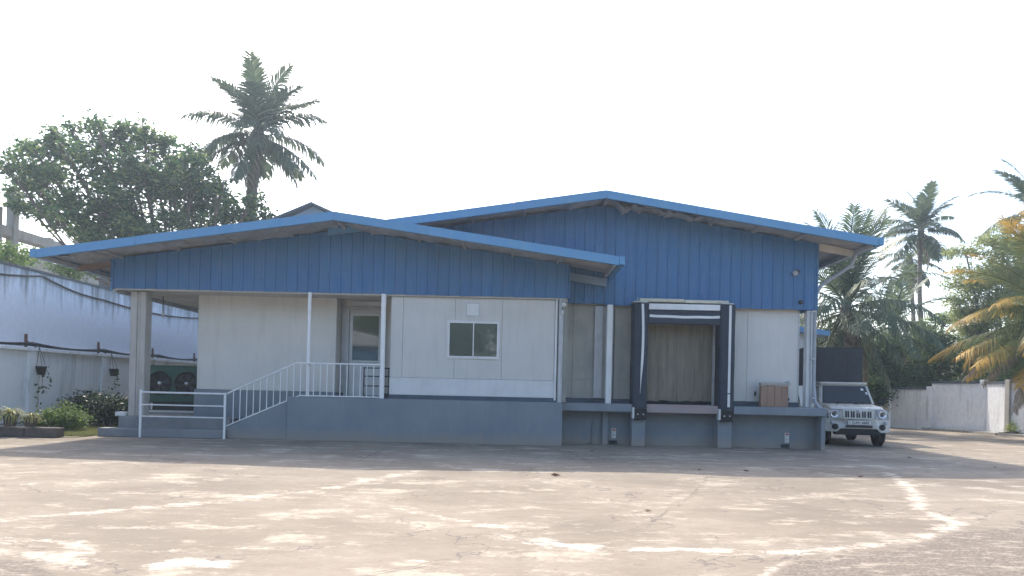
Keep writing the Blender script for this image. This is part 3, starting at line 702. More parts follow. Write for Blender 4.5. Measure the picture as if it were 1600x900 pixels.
# left wing: walls, porch -------------------------------------------------------------
XA, XB = -3.32, 1.13                         # window block
seams = [XA, -2.99, -1.58, -.30, XB]
YW = 20.02
for i, (a, b) in enumerate(zip(seams[:-1], seams[1:])):
    z0, z1 = 1.75, ZL-.04
    MB().box(a+.004, b-.004, YW, YW+.08, z0+.003, z1).build('wall_panel', 'white', bld, .003)
MB().box(XA-.002, XB+.002, YW-.012, YW+.08, 1.285, 1.747).build('flashing_band', 'band', bld, .003)
MB().box(XA, XB, YW+.085, 21.6, 1.18, ZL-.05).build('inner_wall', 'cream', bld)
MB().box(XB+.004, XB+.06, YW-.03, YW+.10, 1.22, ZL-.02).build('corner_trim', 'band', bld)
MB().box(XB+.10, XB+.22, YW-.06, YW+.06, 1.10, ZL-.01).build('downpipe', 'trim', bld, .01)
MB().box(XB+.07, XB+.34, YW+.11, YR+.3, 1.17, ZL+.4).build('side_wall', 'greyw', bld)
MB().box(XA-.02, XB+.08, YW-.02, YW+.2, 1.172, 1.282).build('skirting', 'skirt', bld)
# porch wall block, alcove
MB().box(-9.0, -5.05, 21.1, 22.85, 1.30, 4.1).build('porch_wall', 'cream', bld, .01)
MB().box(-9.06, -5.02, 21.07, 22.8, 0.0, 1.297).build('wall_base', 'plinth', bld, .01)
MB().box(-5.04, XA-.003, 21.72, 21.8, 1.17, 4.05).build('alcove_wall', 'cream', bld)
MB().box(-5.035, XA-.003, 21.69, 21.717, 1.172, 1.29).build('skirting', 'skirt', bld)
MB().box(-5.01, -4.93, 21.64, 21.70, 1.30, 4.0).build('wall_trim', 'trim', bld)
# ceiling boards of the porch
n = 9
for i in range(n):
    y0 = YL+.12+i*.62
    if y0+.6 < 21.0 or True:
        MB().box(-10.74, -3.34 if y0 < 21.2 else -9.04, y0, y0+.608, ZL-.005+random.uniform(0,.006), ZL+.03).build('ceiling_board', 'ceil', bld)
for i in range(9, 22):
    y0 = YL+.12+i*.62; MB().box(-10.74, -9.04, y0, y0+.608, ZL-.005+random.uniform(0,.006), ZL+.03).build('ceiling_board', 'ceil', bld)
MB().box(-10.95, -10.88, YL+.12, 33, ZL-.05, ZL+.10).build('eave_beam', 'fascia', bld)
MB().box(-10.87, -10.77, YL+.12, 33, ZL-.10, ZL+.0).build('eave_beam', 'trim', bld)
# porch columns
c1 = MB().box(-10.50,-10.32, 20.25, 20.6, .53, ZL-.03).box(-10.315,-10.24, 20.27, 20.53, .53, ZL-.03).box(-10.235,-10.08, 20.25, 20.6, .53, ZL-.03)
c1.build('concrete_column', 'column', bld, .012)
MB().tube([(-5.49,19.88,1.17),(-5.49,19.88,ZL)], .05, 14).build('steel_column', 'steelw', bld)
MB().tube([(-3.50,19.88,1.17),(-3.50,19.88,ZL)], .068, 14).build('steel_column', 'steelw', bld)
# plinth of the low wing
MB().box(-6.0, 1.36, 19.75, 20.0, 0, 1.168).build('plinth_wall', 'plinth', bld, .012)
MB().box(-6.0, 1.36, 20.003, 22.85, 1.02, 1.165).build('floor_slab', 'floor', bld)
MB().box(1.15, 1.36, 20.003, 20.9, 0, 1.01).build('plinth_wall', 'plinth', bld)
MB().prism([(-7.62,0),(-6.005,0),(-6.005,1.12),(-7.62,.28)], 19.80, 19.95).build('stair_flank_wall', 'plinth', bld, .012)
MB().box(-11.0, -7.63, 19.68, 20.06, 0, .225).build('porch_step', 'floor', bld, .015)
MB().box(-10.66, -7.63, 20.063, 26, 0, .53).build('porch_step', 'floor', bld, .015)
for i in range(4):
    MB().box(-7.62+i*.42, -6.01, 19.96+.0, 21.05, .225 if i else 0, .53+.16*(i)).build('stair_step', 'floor', bld, .01) if i else MB().box(-7.62, -6.01, 19.955, 21.05, 0, .37).build('stair_step', 'floor', bld, .01)
MB().box(-10.80,-10.52, 20.15, 20.40, .532, .64).build('column_pad', 'band', bld, .01)
# door in the alcove
dr = MB().box(-4.79,-3.86, 21.66, 21.685, 1.18, 3.64).build('door', 'band', bld, .004)
MB().box(-4.93,-4.80, 21.60, 21.69, 1.18, 3.72).box(-3.85,-3.74, 21.60, 21.69, 1.18, 3.72).box(-4.93,-3.74, 21.60, 21.69, 3.722, 3.80).build('door_frame', 'trim', dr, .004)
MB().box(-4.70,-3.93, 21.64, 21.656, 2.24, 3.55).build('glass', 'glass', dr)
MB().box(-4.735,-4.70, 21.63, 21.658, 2.2, 3.59).box(-3.93,-3.895, 21.63, 21.658, 2.2, 3.59).box(-4.70,-3.93, 21.63, 21.658, 3.551, 3.59).box(-4.70,-3.93, 21.63, 21.658, 2.2, 2.239).build('glazing_bead', 'band', dr)
MB().box(-3.90,-3.87, 21.60, 21.655, 2.05, 2.25).build('handle', 'chrome', dr, .004)
MB().box(-4.72,-3.80, 21.62, 21.70, 3.86, 3.97).build('transom_panel', 'band', bld)
# window with two sliding panes
wx0, wx1, wz0, wz1 = -1.79, -.36, 2.29, 3.33
wn = MB().box(wx0, wx1, YW-.03, YW-.002, wz0, wz0+.045).box(wx0, wx1, YW-.03, YW-.002, wz1-.045, wz1).box(wx0, wx0+.045, YW-.03, YW-.002, wz0+.0455, wz1-.0455).box(wx1-.045, wx1, YW-.03, YW-.002, wz0+.0455, wz1-.0455).build('window', 'band', bld, .003)
mx = (wx0+wx1)/2
for k, (a, b, yy) in enumerate(((wx0+.048, mx+.015, YW-.038), (mx-.012, wx1-.048, YW-.024))):
    fr = .024
    MB().box(a, b, yy-.008, yy+.008, wz0+.048, wz0+.048+fr).box(a, b, yy-.008, yy+.008, wz1-.048-fr, wz1-.048).box(a, a+fr, yy-.008, yy+.008, wz0+.0481+fr, wz1-.0481-fr).box(b-fr, b, yy-.008, yy+.008, wz0+.0481+fr, wz1-.0481-fr).build('sash_frame', 'steelw', wn)
    MB().box(a+fr, b-fr, yy-.002, yy+.002, wz0+.048+fr, wz1-.048-fr).build('pane', 'glass', wn)
MB().box(-.93-.36, -.91, YW-.006, YW-.001, 3.44, 3.82).build('blanking_frame', 'trim', bld)
MB().box(-.93-.33, -.94, YW-.012, YW-.0065, 3.47, 3.79).build('blanking_plate', 'band', bld)
# hall ground floor ---------------------------------------------------
YP = 21.0
for a, b, m in ((1.52,1.70,'greyw'), (1.70,2.62,'greyw'), (2.88,3.78,'greyw'), (6.05,6.66,'white'), (6.66,8.1,'white')):
    lo = 1.80 if b < 4 else 1.30
    MB().box(a+.004, b-.004, YP, YP+.08, lo+.003, ZR+.05).build('wall_panel', m, bld, .003)
    if b < 4: MB().box(a+.004, b-.002, YP-.008, YP+.08, 1.295, lo).build('flashing_band', m, bld, .003)
MB().box(2.30, 2.54, YP-.12, YP-.004, 1.30, ZR-.01).build('pilaster', 'trim', bld, .01)
MB().box(2.55, 2.85, YP+.01, YP+.07, 1.30, ZR-.01).build('wall_panel', 'trim', bld, .003)
MB().box(2.60, 2.76, YR-.28, YR-.16, 1.13, ZR-.01).build('downpipe', 'band', bld, .012)
MB().box(1.37, 3.36, YP-.01, YP+.10, 1.172, 1.292).build('skirting', 'skirt', bld)
MB().box(6.0, 8.15, YP-.01, YP+.10, 1.172, 1.292).build('skirting', 'skirt', bld)
MB().box(8.29, 8.53, YP-.16, YP+.08, 1.165, ZR-.012).build('concrete_column', 'band', bld, .01)
MB().box(8.10, 8.14, YP+.0, YP+.2, 1.30, ZR).build('corner_trim', 'trim', bld)
# dock ledges, recessed lower wall, pillars
YE = 20.28
MB().box(1.365, 3.33, YE, 21.2, .94, 1.162).build('dock_ledge', 'plinth', bld, .015)
MB().box(6.10, 8.66, YE, 26, .94, 1.162).build('dock_ledge', 'plinth', bld, .015)
MB().box(3.70, 5.68, YE+.03, 21.2, .937, 1.168).build('dock_ledge', 'sill', bld, .015)['label'] = 'worn reddish sill of the dock door'
MB().box(1.365, 8.62, 20.84, 20.95, 0, .935).build('lower_wall', 'plinth', bld)
MB().box(8.55, 8.66, YE+.1, 26, 0, .935).build('lower_wall', 'plinth', bld)
MB().box(3.33, 3.70, 20.40, 20.835, 0, 1.16).build('dock_pillar', 'plinth', bld, .015)
MB().box(5.70, 6.09, 20.40, 20.835, 0, 1.16).build('dock_pillar', 'plinth', bld, .015)
MB().box(2.56, 2.72, 20.72, 20.835, 0, .935).build('dock_pillar', 'plinth', bld, .01)
for xa, xb in ((3.36,3.70), (5.72,6.06)):
    o = MB().box(xa, xb, 20.20, 20.395, .74, 1.04).build('dock_bumper', 'black', bld, .02)
    for q in (.28, .72):
        MB().lathe([(.001,-.012),(.022,-.012),(.022,0)], 10, 'y', (xa+(xb-xa)*q, 20.197, .89)).build('bolt', 'trim', o)
    MB().box(xa-.05, xa-.005, 20.19, 20.39, .78, 1.08).build('bumper_plate', 'band', o)
# dock door: frame, strip curtain
MB().box(5.72, 5.84, 21.10, 21.2, 1.17, 3.6).build('dock_door_jamb', 'trim', bld, .005); MB().box(3.70,3.80, 21.10, 21.2, 1.17, 3.6).build('dock_door_jamb', 'trim', bld, .005)
sc = MB().box(3.80, 5.72, 21.12, 21.17, 3.50, 3.60).build('strip_curtain', 'trim', bld)
rr = random.Random(4); x = 3.80; k = 0
while x < 5.68:
    wv = .17; n = 5; pts = []
    y = 21.155 if k % 2 else 21.175; zb = 1.24+rr.uniform(0,.05); a = rr.uniform(-.012,.012)
    V = []; rows = 7
    for j in range(rows):
        z = 3.5-(3.5-zb)*j/(rows-1)
        for i in range(n): V.append((x+wv*i/(n-1)+a*j*.5, y-.005*sin(pi*i/(n-1))-.003*sin(j*2+k), z))
    Fq = [(j*n+i, j*n+i+1, (j+1)*n+i+1, (j+1)*n+i) for j in range(rows-1) for i in range(n-1)]
    MB().add(V, Fq, True).build('pvc_strip', 'pvc', sc); x += .128; k += 1
MB().box(3.78, 5.50, 20.85, 20.90, 1.17, 1.215).build('floor_bar', 'black', bld)
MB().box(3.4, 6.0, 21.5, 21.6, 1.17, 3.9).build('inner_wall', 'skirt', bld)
# dock shelter
sh = thing('dock_shelter', 'navy padded dock shelter with white guide stripes around the loading door', 'dock shelter', (4.7, 20.4, 1.1))
def pad(xa, xb, z0, z1, y0, y1, seed, name='side_curtain'):
    r = random.Random(seed); V = []; n = 14; m2 = 6
    for i in range(n+1):
        z = z0+(z1-z0)*i/n; w1 = .004*sin(i*.9+seed)
        ring = [(xa+w1, y1), (xa+w1-.008, y0+.03), (xa+w1+.03, y0), ((xa+xb)/2+w1, y0-.012), (xb+w1-.03, y0), (xb+w1+.008, y0+.03), (xb+w1, y1)]
        V += [(a, b+r.gauss(0,.003), z) for a, b in ring]
    k = 7; Fq = [(i*k+j, i*k+(j+1) % k, (i+1)*k+(j+1) % k, (i+1)*k+j) for i in range(n) for j in range(k)]
    mb = MB().add(V, Fq, True); mb.add(V[:k], [tuple(range(k))]); mb.add(V[-k:], [tuple(range(k))])
    return mb.build(name, 'navy', sh)
YS = 20.24
s1 = pad(3.31, 3.69, 1.045, 3.95, YS, YR-.02, 1); s2 = pad(5.69, 6.08, 1.045, 3.95, YS, YR-.02, 2)
V = []; n = 20
for i in range(n+1):
    z = 3.92-(3.92-1.45)*i/n; f = i/n; xx = 3.53+.03*sin(f*4); wv = .033*(1 if f < .65 else max(.08, 1-(f-.65)/.35)); V += [(xx-wv, YS-.024, z), (xx+wv, YS-.024, z)]
MB().add(V, [(2*i, 2*i+1, 2*i+3, 2*i+2) for i in range(n)]).build('guide_stripe', 'band', s1)
MB().box(5.90, 5.968, YS-.027, YS-.0215, 1.52, 3.93).build('guide_stripe', 'band', s2)
MB().box(5.90, 5.968, YS-.027, YS-.0215, 1.14, 1.49).build('guide_stripe', 'band', s2)
tp = MB().box(3.705, 5.675, YS+.02, YS+.12, 3.38, 3.77).build('head_curtain', 'navy', sh, .02)
V = []; n = 20
for i in range(n+1):
    x = 3.73+(5.66-3.73)*i/n; z = 3.60-.018*sin(pi*i/n)-.004*sin(i*.8); V += [(x, YS+.014, z-.035), (x, YS+.014, z+.035)]
MB().add(V, [(2*i, 2*i+1, 2*i+3, 2*i+2) for i in range(n)]).build('guide_stripe', 'band', tp)
MB().box(3.71, 5.66, YS+.0, YR-.03, 3.775, 3.935).build('head_flashing', 'band', sh, .006)
MB().box(3.28, 3.70, YS-.03, YR-.03, 3.955, 3.99).build('cap_plate', 'trim', sh, .004)
MB().box(5.68, 6.02, YS-.03, YR-.03, 3.955, 3.99).build('cap_plate', 'trim', sh, .004)
MB().box(3.47, 4.70, YS+.10, YR-.04, 3.995, 4.085).build('foam_bar', 'foam', sh, .012)
MB().box(4.715, 5.93, YS+.12, YR-.04, 3.985, 4.07).build('foam_bar', 'foam', sh, .012)
MB().tube([(3.40,YS+.1,3.99),(3.40,YS+.1,4.10)], .012, 6).build('stud', 'trim', sh)
# rain pipe of the right eave
dp = MB().tube([at(1337,398,20.75), at(1330,415,20.78), at(1312,427,20.8), at(1283,446,20.85), at(1274,462,20.85), at(1273,485,20.85), at(1271,600,20.85), at(1273,628,20.75), at(1284,642,20.4)], .055, 12)
dp.build('downpipe', 'pipe', ro2)
MB().tube([at(1267,487,20.8), at(1265,640,20.8)], .018, 8).build('conduit', 'pipe', bld)
for y in (487, 561, 622):
    MB().box(*(lambda p: (p.x-.03, p.x+.09, p.y-.09, p.y-.03, p.z-.02, p.z+.02))(at(1268, y, 20.78))).build('pipe_bracket', 'trim', bld)

# ---------------------------------------------------------------- fittings on the building
p = at(880, 474, 19.9)
t = thing('wall_lamp', 'small white floodlight with a bulb holder at the corner under the low eave', 'lamp', tuple(p))
MB().box(p.x-.03, p.x+.09, p.y-.10, p.y+.10, p.z+.03, p.z+.07).build('bracket', 'trim', t)
MB().lathe([(.001,-.09),(.05,-.09),(.065,-.02),(.03,.03),(.001,.03)], 12, 'z', p+Vector((.02,-.05,0))).build('lamp_head', 'band', t)
p = at(879, 487, 19.9)
t = thing('sensor', 'tiny white sensor hanging below the corner floodlight', 'sensor', tuple(p))
MB().tube([p+Vector((0,0,.12)), p+Vector((0,0,.03))], .012, 6).build('stem', 'dark', t)
MB().lathe([(.001,-.08),(.03,-.07),(.035,.03),(.001,.04)], 10, 'z', p).build('body', 'band', t)
p = at(1242, 427, 20.72)
t = thing('wall_lamp', 'round lamp fixed high on the blue sheets near the right corner', 'lamp', tuple(p))
MB().lathe([(.001,.08),(.05,.08),(.06,.0),(.075,-.05),(.001,-.055)], 14, 'y', p).build('lamp_head', 'trim', t)
MB().box(p.x+.04, p.x+.13, p.y-.02, p.y+.05, p.z-.0, p.z+.10).build('bracket', 'dark', t)
p = at(1252, 472, 20.74)
tag(MB().lathe([(.001,.05),(.06,.05),(.06,-.01),(.035,-.03),(.001,-.03)], 14, 'y', p).build('round_vent', 'dark'), 'dark round vent plug low on the blue sheets by the corner', 'vent')
p = at(574, 0, 1)
d = at(255, 459, 21.5)
t = thing('ceiling_fitting', 'bare bulb holder on a cord under the porch ceiling', 'lamp', (d.x, d.y, ZL))
MB().tube([(d.x,d.y,ZL-.01),(d.x+.01,d.y,ZL-.45)], .012, 6).build('cord', 'cable', t)
MB().lathe([(.001,-.62),(.03,-.60),(.04,-.50),(.02,-.44),(.001,-.43)], 10, 'z', (d.x+.01,d.y,ZL)).build('bulb', 'band', t)
# notices on the lower wall
def notice(px, py, label):
    p = at(px, py, 20.83); t = thing('notice_label', label, 'label', tuple(p), 'printed notices on the dock wall')
    MB().box(p.x-.058, p.x+.058, p.y-.004, p.y+.006, p.z-.135, p.z+.135).build('paper', 'plate', t)
    MB().box(p.x-.042, p.x+.042, p.y-.007, p.y-.005, p.z+.07, p.z+.12).build('red_mark', 'red', t)
    mb = MB()
    for k in range(6): mb.box(p.x-.04, p.x+.04-.02*(k % 3), p.y-.0065, p.y-.0045, p.z+.045-k*.028, p.z+.051-k*.028)
    mb.build('print_lines', 'ink', t)
notice(959, 677, 'white notice with red top on the dock wall between the pillars')
notice(1229.5, 684, 'white notice with red top at the right end of the dock wall')
for px, py, lb in ((958, 693, 'dark drain outlet at the foot of the wall under the left notice'), (1227, 699, 'dark drain outlet at the foot of the wall under the right notice')):
    p = at(px, py, 20.8); t = thing('drain_outlet', lb, 'drain', (p.x, p.y, 0), 'drain outlets along the dock wall')
    MB().box(p.x-.11, p.x+.11, 20.76, 20.838, .03, .13).build('housing', 'skirt', t, .01)
    MB().box(p.x-.085, p.x+.085, 20.752, 20.759, .05, .11).build('slot', 'black', t)
p = at(926, 690, 20.8)
tag(MB().tube([(p.x,20.80,.62),(p.x,20.80,.06),(p.x-.16,20.76,.045)], .022, 8).build('drain_pipe', 'plinth'), 'thin grey drain pipe down the recessed dock wall', 'pipe')
# cardboard carton on the dock
t = thing('cardboard_box', 'worn brown cardboard carton standing on the dock ledge', 'box', (7.33, 20.7, 1.165))
x0, x1 = 6.95, 7.72
for i in range(4):
    a = x0+(x1-x0)*i/4; b = x0+(x1-x0)*(i+1)/4-.005
    MB().box(a, b, 20.62+.006*(i % 2), 20.78, 1.166, 1.76+random.uniform(-.01,.01)).build('side_panel', 'card', t, .004)
MB().box(x0-.01, x1+.01, 20.605, 20.79, 1.772, 1.84).build('lid_flap', 'tape', t, .008)
p = at(1232, 600, 20.9)
tag(MB().lathe([(.001,.1),(.04,.1),(.055,0),(.001,-.02)], 10, 'y', at(1232,598,20.92)).build('tap_fitting', 'trim'), 'small grey wall fitting beside the top of the carton', 'fitting')
tag(MB().lathe([(.001,.1),(.04,.1),(.05,0),(.001,-.02)], 10, 'y', at(1231,624,20.92)).build('socket_fitting', 'dark'), 'small dark wall fitting low beside the carton', 'fitting')
tag(MB().box(*(lambda p: (p.x-.02, p.x+.02, p.y, p.y+.06, p.z-.06, p.z+.06))(at(1180.5,615,20.93))).build('switch_box', 'dark', None, .005), 'small dark switch on the panel left of the carton', 'switch')
# strap lying behind the column gap
a = at(1250, 590, 22.5)
t = thing('folded_board', 'pale folded board leaning behind the right dock column', 'board', (a.x, 22.4, 1.17))
MB().prism([(a.x-.12,1.80),(a.x+.07,1.80),(a.x+.07,1.20),(a.x+.01,1.17)], 22.4, 22.44).build('board', 'band', t)

# ---------------------------------------------------------------- railings
YG = 19.80
def rail(name, label, pieces):
    t = thing(name, label, 'railing', (pieces[0][1][0][0], YG, 0))
    for nm, pts, r in pieces: MB().tube(pts, r, 10).build(nm, 'steelw', t)
    return t
xt, xm, xe = -5.78, -7.62, -3.56
Ps = [('top_rail', [(xm,YG,1.21),(xt,YG,2.07),(xe,YG,2.07)], .024), ('bottom_rail', [(xm,YG,.34),(xt+.1,YG,1.20),(xe,YG,1.20)], .018), ('post', [(xm,YG-.14,0),(xm,YG-.14,1.23)], .032)]
x = xm+.17
while x < xe-.05:
    f = lambda q: (1.21+(2.07-1.21)*(q-xm)/(xt-xm)) if q < xt else 2.07
    g = lambda q: (.34+(1.20-.34)*(q-xm)/(xt+.1-xm)) if q < xt+.1 else 1.20
    Ps.append(('baluster', [(x,YG,g(x)),(x,YG,f(x))], .012)); x += .178
rail('stair_railing', 'white steel railing with balusters rising beside the stair to the door', Ps)
xa = -9.86
rail('step_railing', 'white horizontal three bar railing across the porch steps', [('post', [(xa,YG-.14,0),(xa,YG-.14,1.27)], .032)]+
     [('rail', [(xa,YG-.14,z),(xm-.034,YG-.14,z)], rr2) for z, rr2 in ((1.20,.026),(.87,.018),(.56,.018))])
# black rack on the landing
t = thing('metal_rack', 'small black metal rack standing on the landing beside the door', 'rack', (-3.9, 20.6, 1.17))
for x in (-4.12, -4.04, -3.44, -3.36):
    MB().box(x-.015, x+.015, 20.55, 20.58, 1.168, 2.02).build('upright', 'dark', t)
for z in (1.22, 1.50, 1.77, 2.0):
    MB().box(-4.14, -3.34, 20.585, 20.61, z-.015, z+.015).build('bar', 'dark', t)

# ---------------------------------------------------------------- condenser unit
ux0, ux1, uy, uz0, uz1 = -11.38, -9.62, 23.0, .86, 1.97
t = thing('condenser_unit', 'green twin fan condenser unit on a stand behind the porch railing', 'condenser', (-10.5, 23.3, .53))
MB().box(ux0, ux1, uy, uy+.75, uz0, uz1).build('casing', 'green', t, .01)
MB().box(ux0-.02, ux1+.02, uy-.015, uy+.77, uz1+.001, uz1+.03).build('lid', 'green', t)
for fx in (ux0+.43, ux0+1.27):
    fz = 1.44
    f = MB().lathe([(.345,0),(.37,-.04),(.345,-.06),(.33,-.02),(.33,.0)], 32, 'y', (fx, uy-.005, fz)).build('fan', 'black', t)
    MB().disc((fx, uy-.003, fz), .335, 32).build('fan_recess', 'black', f)
    for k in range(6):
        a = k*pi/3+.3; V = []
        for i in range(5):
            r_ = .07+.24*i/4; w_ = .06+.13*(i/4)
            for s in (-1, 1): V.append((fx+r_*cos(a)-s*w_*.5*sin(a), uy-.03+s*.018, fz+r_*sin(a)+s*w_*.5*cos(a)))
        MB().add(V, [(2*i, 2*i+1, 2*i+3, 2*i+2) for i in range(4)], True).build('fan_blade', 'dark', f)
    MB().lathe([(.001,-.075),(.045,-.07),(.075,-.03),(.08,-.005)], 16, 'y', (fx, uy, fz)).build('hub', 'chrome', f)
MB().box((ux0+ux1)/2-.012, (ux0+ux1)/2+.012, uy-.012, uy-.001, uz0, 1.10).build('seam_bar', 'dark', t)
MB().box(ux0+.05, ux1-.05, uy+.05, uy+.7, .57, uz0-.002).build('compressor_bay', 'dark', t)
MB().box(ux0+.1, ux1, uy-.06, uy-.01, .535, .60).build('base_rail', 'cream', t)
MB().tube([(ux0+.2,uy-.03,.62),(ux0+.2,uy-.03,.82)], .03, 8).tube([(ux0-.12,uy+.1,.6),(ux0-.12,uy+.1,1.5),(ux0-.02,uy+.1,1.52)], .02, 8).build('pipework', 'band', t)
MB().box(ux0-.13, ux0-.03, uy+.05, uy+.12, 1.30, 1.55).build('isolator_box', 'dark', t)
MB().box(ux0-.10, ux0-.06, uy+.045, uy+.049, 1.36, 1.49).build('isolator_label', 'plate', t)
structure(MB().box(-11.6, -10.67, 22.7, 26, 0, .528).build('porch_apron', 'floor'))

# ================================================================ PLANTING AT THE LEFT
# row of dark blocks and pots
t = thing('planter_kerb', 'low kerb of dark mossy blocks at the left edge of the yard', 'kerb', (-13, 19.2, 0))
x = -15.3; k = 0
while x < -12.35:
    L = .98 if k < 3 else .9; e = min(x+L, G(72,686).x)
    MB().box(x, e-.012, 18.75+.02*(k % 2), 19.15, 0, .25+random.uniform(-.01,.01)).build('block', 'brick', t, .02); x = e; k += 1
    if k > 5: break
def spider(px, base_py, w_, h_, pw, ph, label, seed, Y=18.95):
    p = G(px, base_py, .25); p.y = Y; p.x = (px-PX)/F*Y
    t = thing('potted_spider_plant', label, 'potted plant', (p.x, p.y, .262), 'potted spider plants on the kerb')
    z = .262
    MB().lathe([(.001,.0),(pw*.36,.0),(pw*.46,ph*.85),(pw*.52,ph*.85),(pw*.52,ph),(pw*.45,ph),(pw*.42,ph*.9),(.001,ph*.9)], 16, 'z', (p.x, p.y, z)).build('pot', 'pot', t)
    rr = random.Random(seed); mb = MB()
    for k in range(70):
        a = rr.uniform(0, 6.28); L = w_*rr.uniform(.6,1.05); e = rr.uniform(.5,1.45); n = 7; q = Vector((p.x, p.y, z+ph*.9)); V = []; sd_ = Vector((-sin(a), cos(a), 0))
        for i in range(n+1):
            V += [q-sd_*.021*(1-i/n*.8), q+sd_*.021*(1-i/n*.8)]; q = q+Vector((cos(a)*cos(e), sin(a)*cos(e), sin(e)))*L/n; e -= rr.uniform(.25,.42)
        mb.add(V, [(2*i, 2*i+1, 2*i+3, 2*i+2) for i in range(n)])
    mb.build('leaves', 'spider', t)
    V, Fq = leaf_cloud([(p.x, p.y, z+ph+.02, pw*.5, pw*.5, .07)], 260, .05, seed, sub=2)
    me = arr_mesh('dry_leaves', V-np.array([p.x,p.y,.262]), Fq, 'palmdry'); o = bpy.data.objects.new('dry_leaves', me); COL.objects.link(o); o.parent = t
spider(18, 668, .62, .4, .36, .30, 'larger potted spider plant in front of the low wall, centre of the kerb', 3)
spider(50, 668, .40, .3, .32, .23, 'smaller potted spider plant at the right end of the kerb', 4)
spider(-14, 668, .58, .4, .34, .28, 'potted spider plant cut by the left edge of the photo', 5)
bush('dark_shrub', 'large dark rounded shrub against the low wall left of the pillar', (-12.9, 23.4, 0), (1.15,.9,.82), 9000, .10, 'shrubleaf', 11)
bush('dark_shrub', 'dark shrub half hidden behind the concrete pillar', (-12.35, 24.8, 0), (.9,.8,.72), 5000, .10, 'shrubleaf', 12)
bush('small_shrub', 'small light green shrub in front of the large dark shrub', (-12.75, 20.9, 0), (.72,.6,.50), 5000, .08, 'leafmid', 13)
r = np.random.RandomState(5)
def blades(n, fx, h, name, m, label):
    X = fx(n); a = r.uniform(0, 6.28, n); hh = h*r.uniform(.5,1.3,n); wv = .008
    b = np.stack([X[:,0], X[:,1], np.full(n,.012)], 1); s = np.stack([np.cos(a)*wv, np.sin(a)*wv, np.zeros(n)], 1)
    ln = np.stack([r.normal(0,.4,n)*hh, r.normal(0,.4,n)*hh, hh], 1)
    V = np.stack([b-s, b+s, b+s*.3+ln, b-s*.3+ln], 1).reshape(-1,3)
    o = bpy.data.objects.new(name, arr_mesh(name, V, np.arange(4*n).reshape(n,4), m)); COL.objects.link(o); return stuff(o, label, 'grass')
blades(26000, lambda n: np.stack([r.uniform(-14.1,-11.1,n), 19.3+np.abs(r.normal(0,2.2,n))], 1), .07, 'grass', 'grass', 'short dry grass between the kerb blocks and the shrubs')
t = MB().tube([(XW+.75,18,.42),(XW+.75,23.0,.42)], .06, 10); tag(t.build('white_pipe', 'band'), 'white pipe running along the foot of the low wall', 'pipe')
t = MB().tube([(XW+.95,18.5,.24),(XW+.72,22.5,.34)], .045, 10); tag(t.build('lower_pipe', 'pipe'), 'thinner grey pipe slanting below the white pipe', 'pipe')

# ================================================================ BUILDINGS BEHIND
# unfinished concrete frame, far left
t = thing('concrete_frame_building', 'unfinished grey concrete frame building beyond the tall wall', 'building', (-30, 42, 0))
def yy(px, py, Y): return at(px, py, Y)
a, b = at(-60,333,36), at(110,385,50)
def slab(pxa, pya, pxb, pyb, h, Ya=36, Yb=50, w_=.4, nm='beam'):
    a, b = at(pxa, pya, Ya), at(pxb, pyb, Yb); b.z = a.z+(b.z-a.z)
    mb = MB(); d = Vector((b.x-a.x, b.y-a.y, 0)).normalized(); s = Vector((-d.y, d.x, 0))*w_
    mb.add([a-s, a+s, b+s, b-s, a-s-Vector((0,0,h)), a+s-Vector((0,0,h)), b+s-Vector((0,0,h)), b-s-Vector((0,0,h))], [(0,1,2,3),(7,6,5,4),(0,4,5,1),(1,5,6,2),(2,6,7,3),(3,7,4,0)])
    return mb.build(nm, 'conc', t)
slab(-60,334,140,396,.5); slab(-60,374,140,432,1.3, w_=.6, nm='floor_slab')
MB().box(-44,-24.5,52,52.3,0,9.0).build('back_wall', 'skirt', t)  # dark colour stands for the shade in the opening under the beam
for px, top, Y in ((21,302,40), (-6,322,38.5), (125,350,50), (76,372,46)):
    p = at(px, top, Y); MB().box(p.x-.22, p.x+.22, Y-.22, Y+.22, 0, p.z).build('column', 'conc', t, .02)
bush_c = [(*at(10,402,25), .9,.6,.45), (*at(35,405,26), .6,.5,.3), (*at(95,418,30), .9,.6,.35), (*at(120,424,31), .7,.5,.3)]
V, Fq = leaf_cloud(bush_c, 3500, .13, 71)
ct = thing('creeper', 'tangle of green leaves growing over the top of the tall left wall', 'creeper', (XW-.8, 27, 0))
o = bpy.data.objects.new('foliage', arr_mesh('foliage', V-np.array([XW-.8,27,0]), Fq, 'leafmid')); COL.objects.link(o); o.parent = ct
MB().tube([(XW-.9,25,0),(XW-.9,25.2,3),(*at(10,402,25),)], [.05,.04,.02], 6).tube([(XW-.9,30,0),(XW-.9,30,3),(*at(95,418,30),)], [.05,.04,.02], 6).build('stem', 'bark', ct)
# small grey gable behind the ridge of the low wing
t = thing('rear_gable_building', 'grey blue gabled roof peeping over the ridge of the low wing', 'building', (-9.5, 40, 0))
pk = at(486,315,38); pa = at(420,346,38); pb = at(560,352,38)
gm = MB().prism([(pa.x,0),(pb.x,0),(pb.x,pb.z-.15),(pk.x,pk.z-.15),(pa.x,pa.z-.15)], 38.4, 44); gm.build('gable_wall', 'roofsheet', t)
MB().prism([(pa.x-.4,pa.z-.17),(pk.x,pk.z-.12),(pb.x+.4,pb.z-.17),(pb.x+.4,pb.z-.05),(pk.x,pk.z),(pa.x-.4,pa.z-.05)], 38, 44.2).build('roof', 'skirt', t)
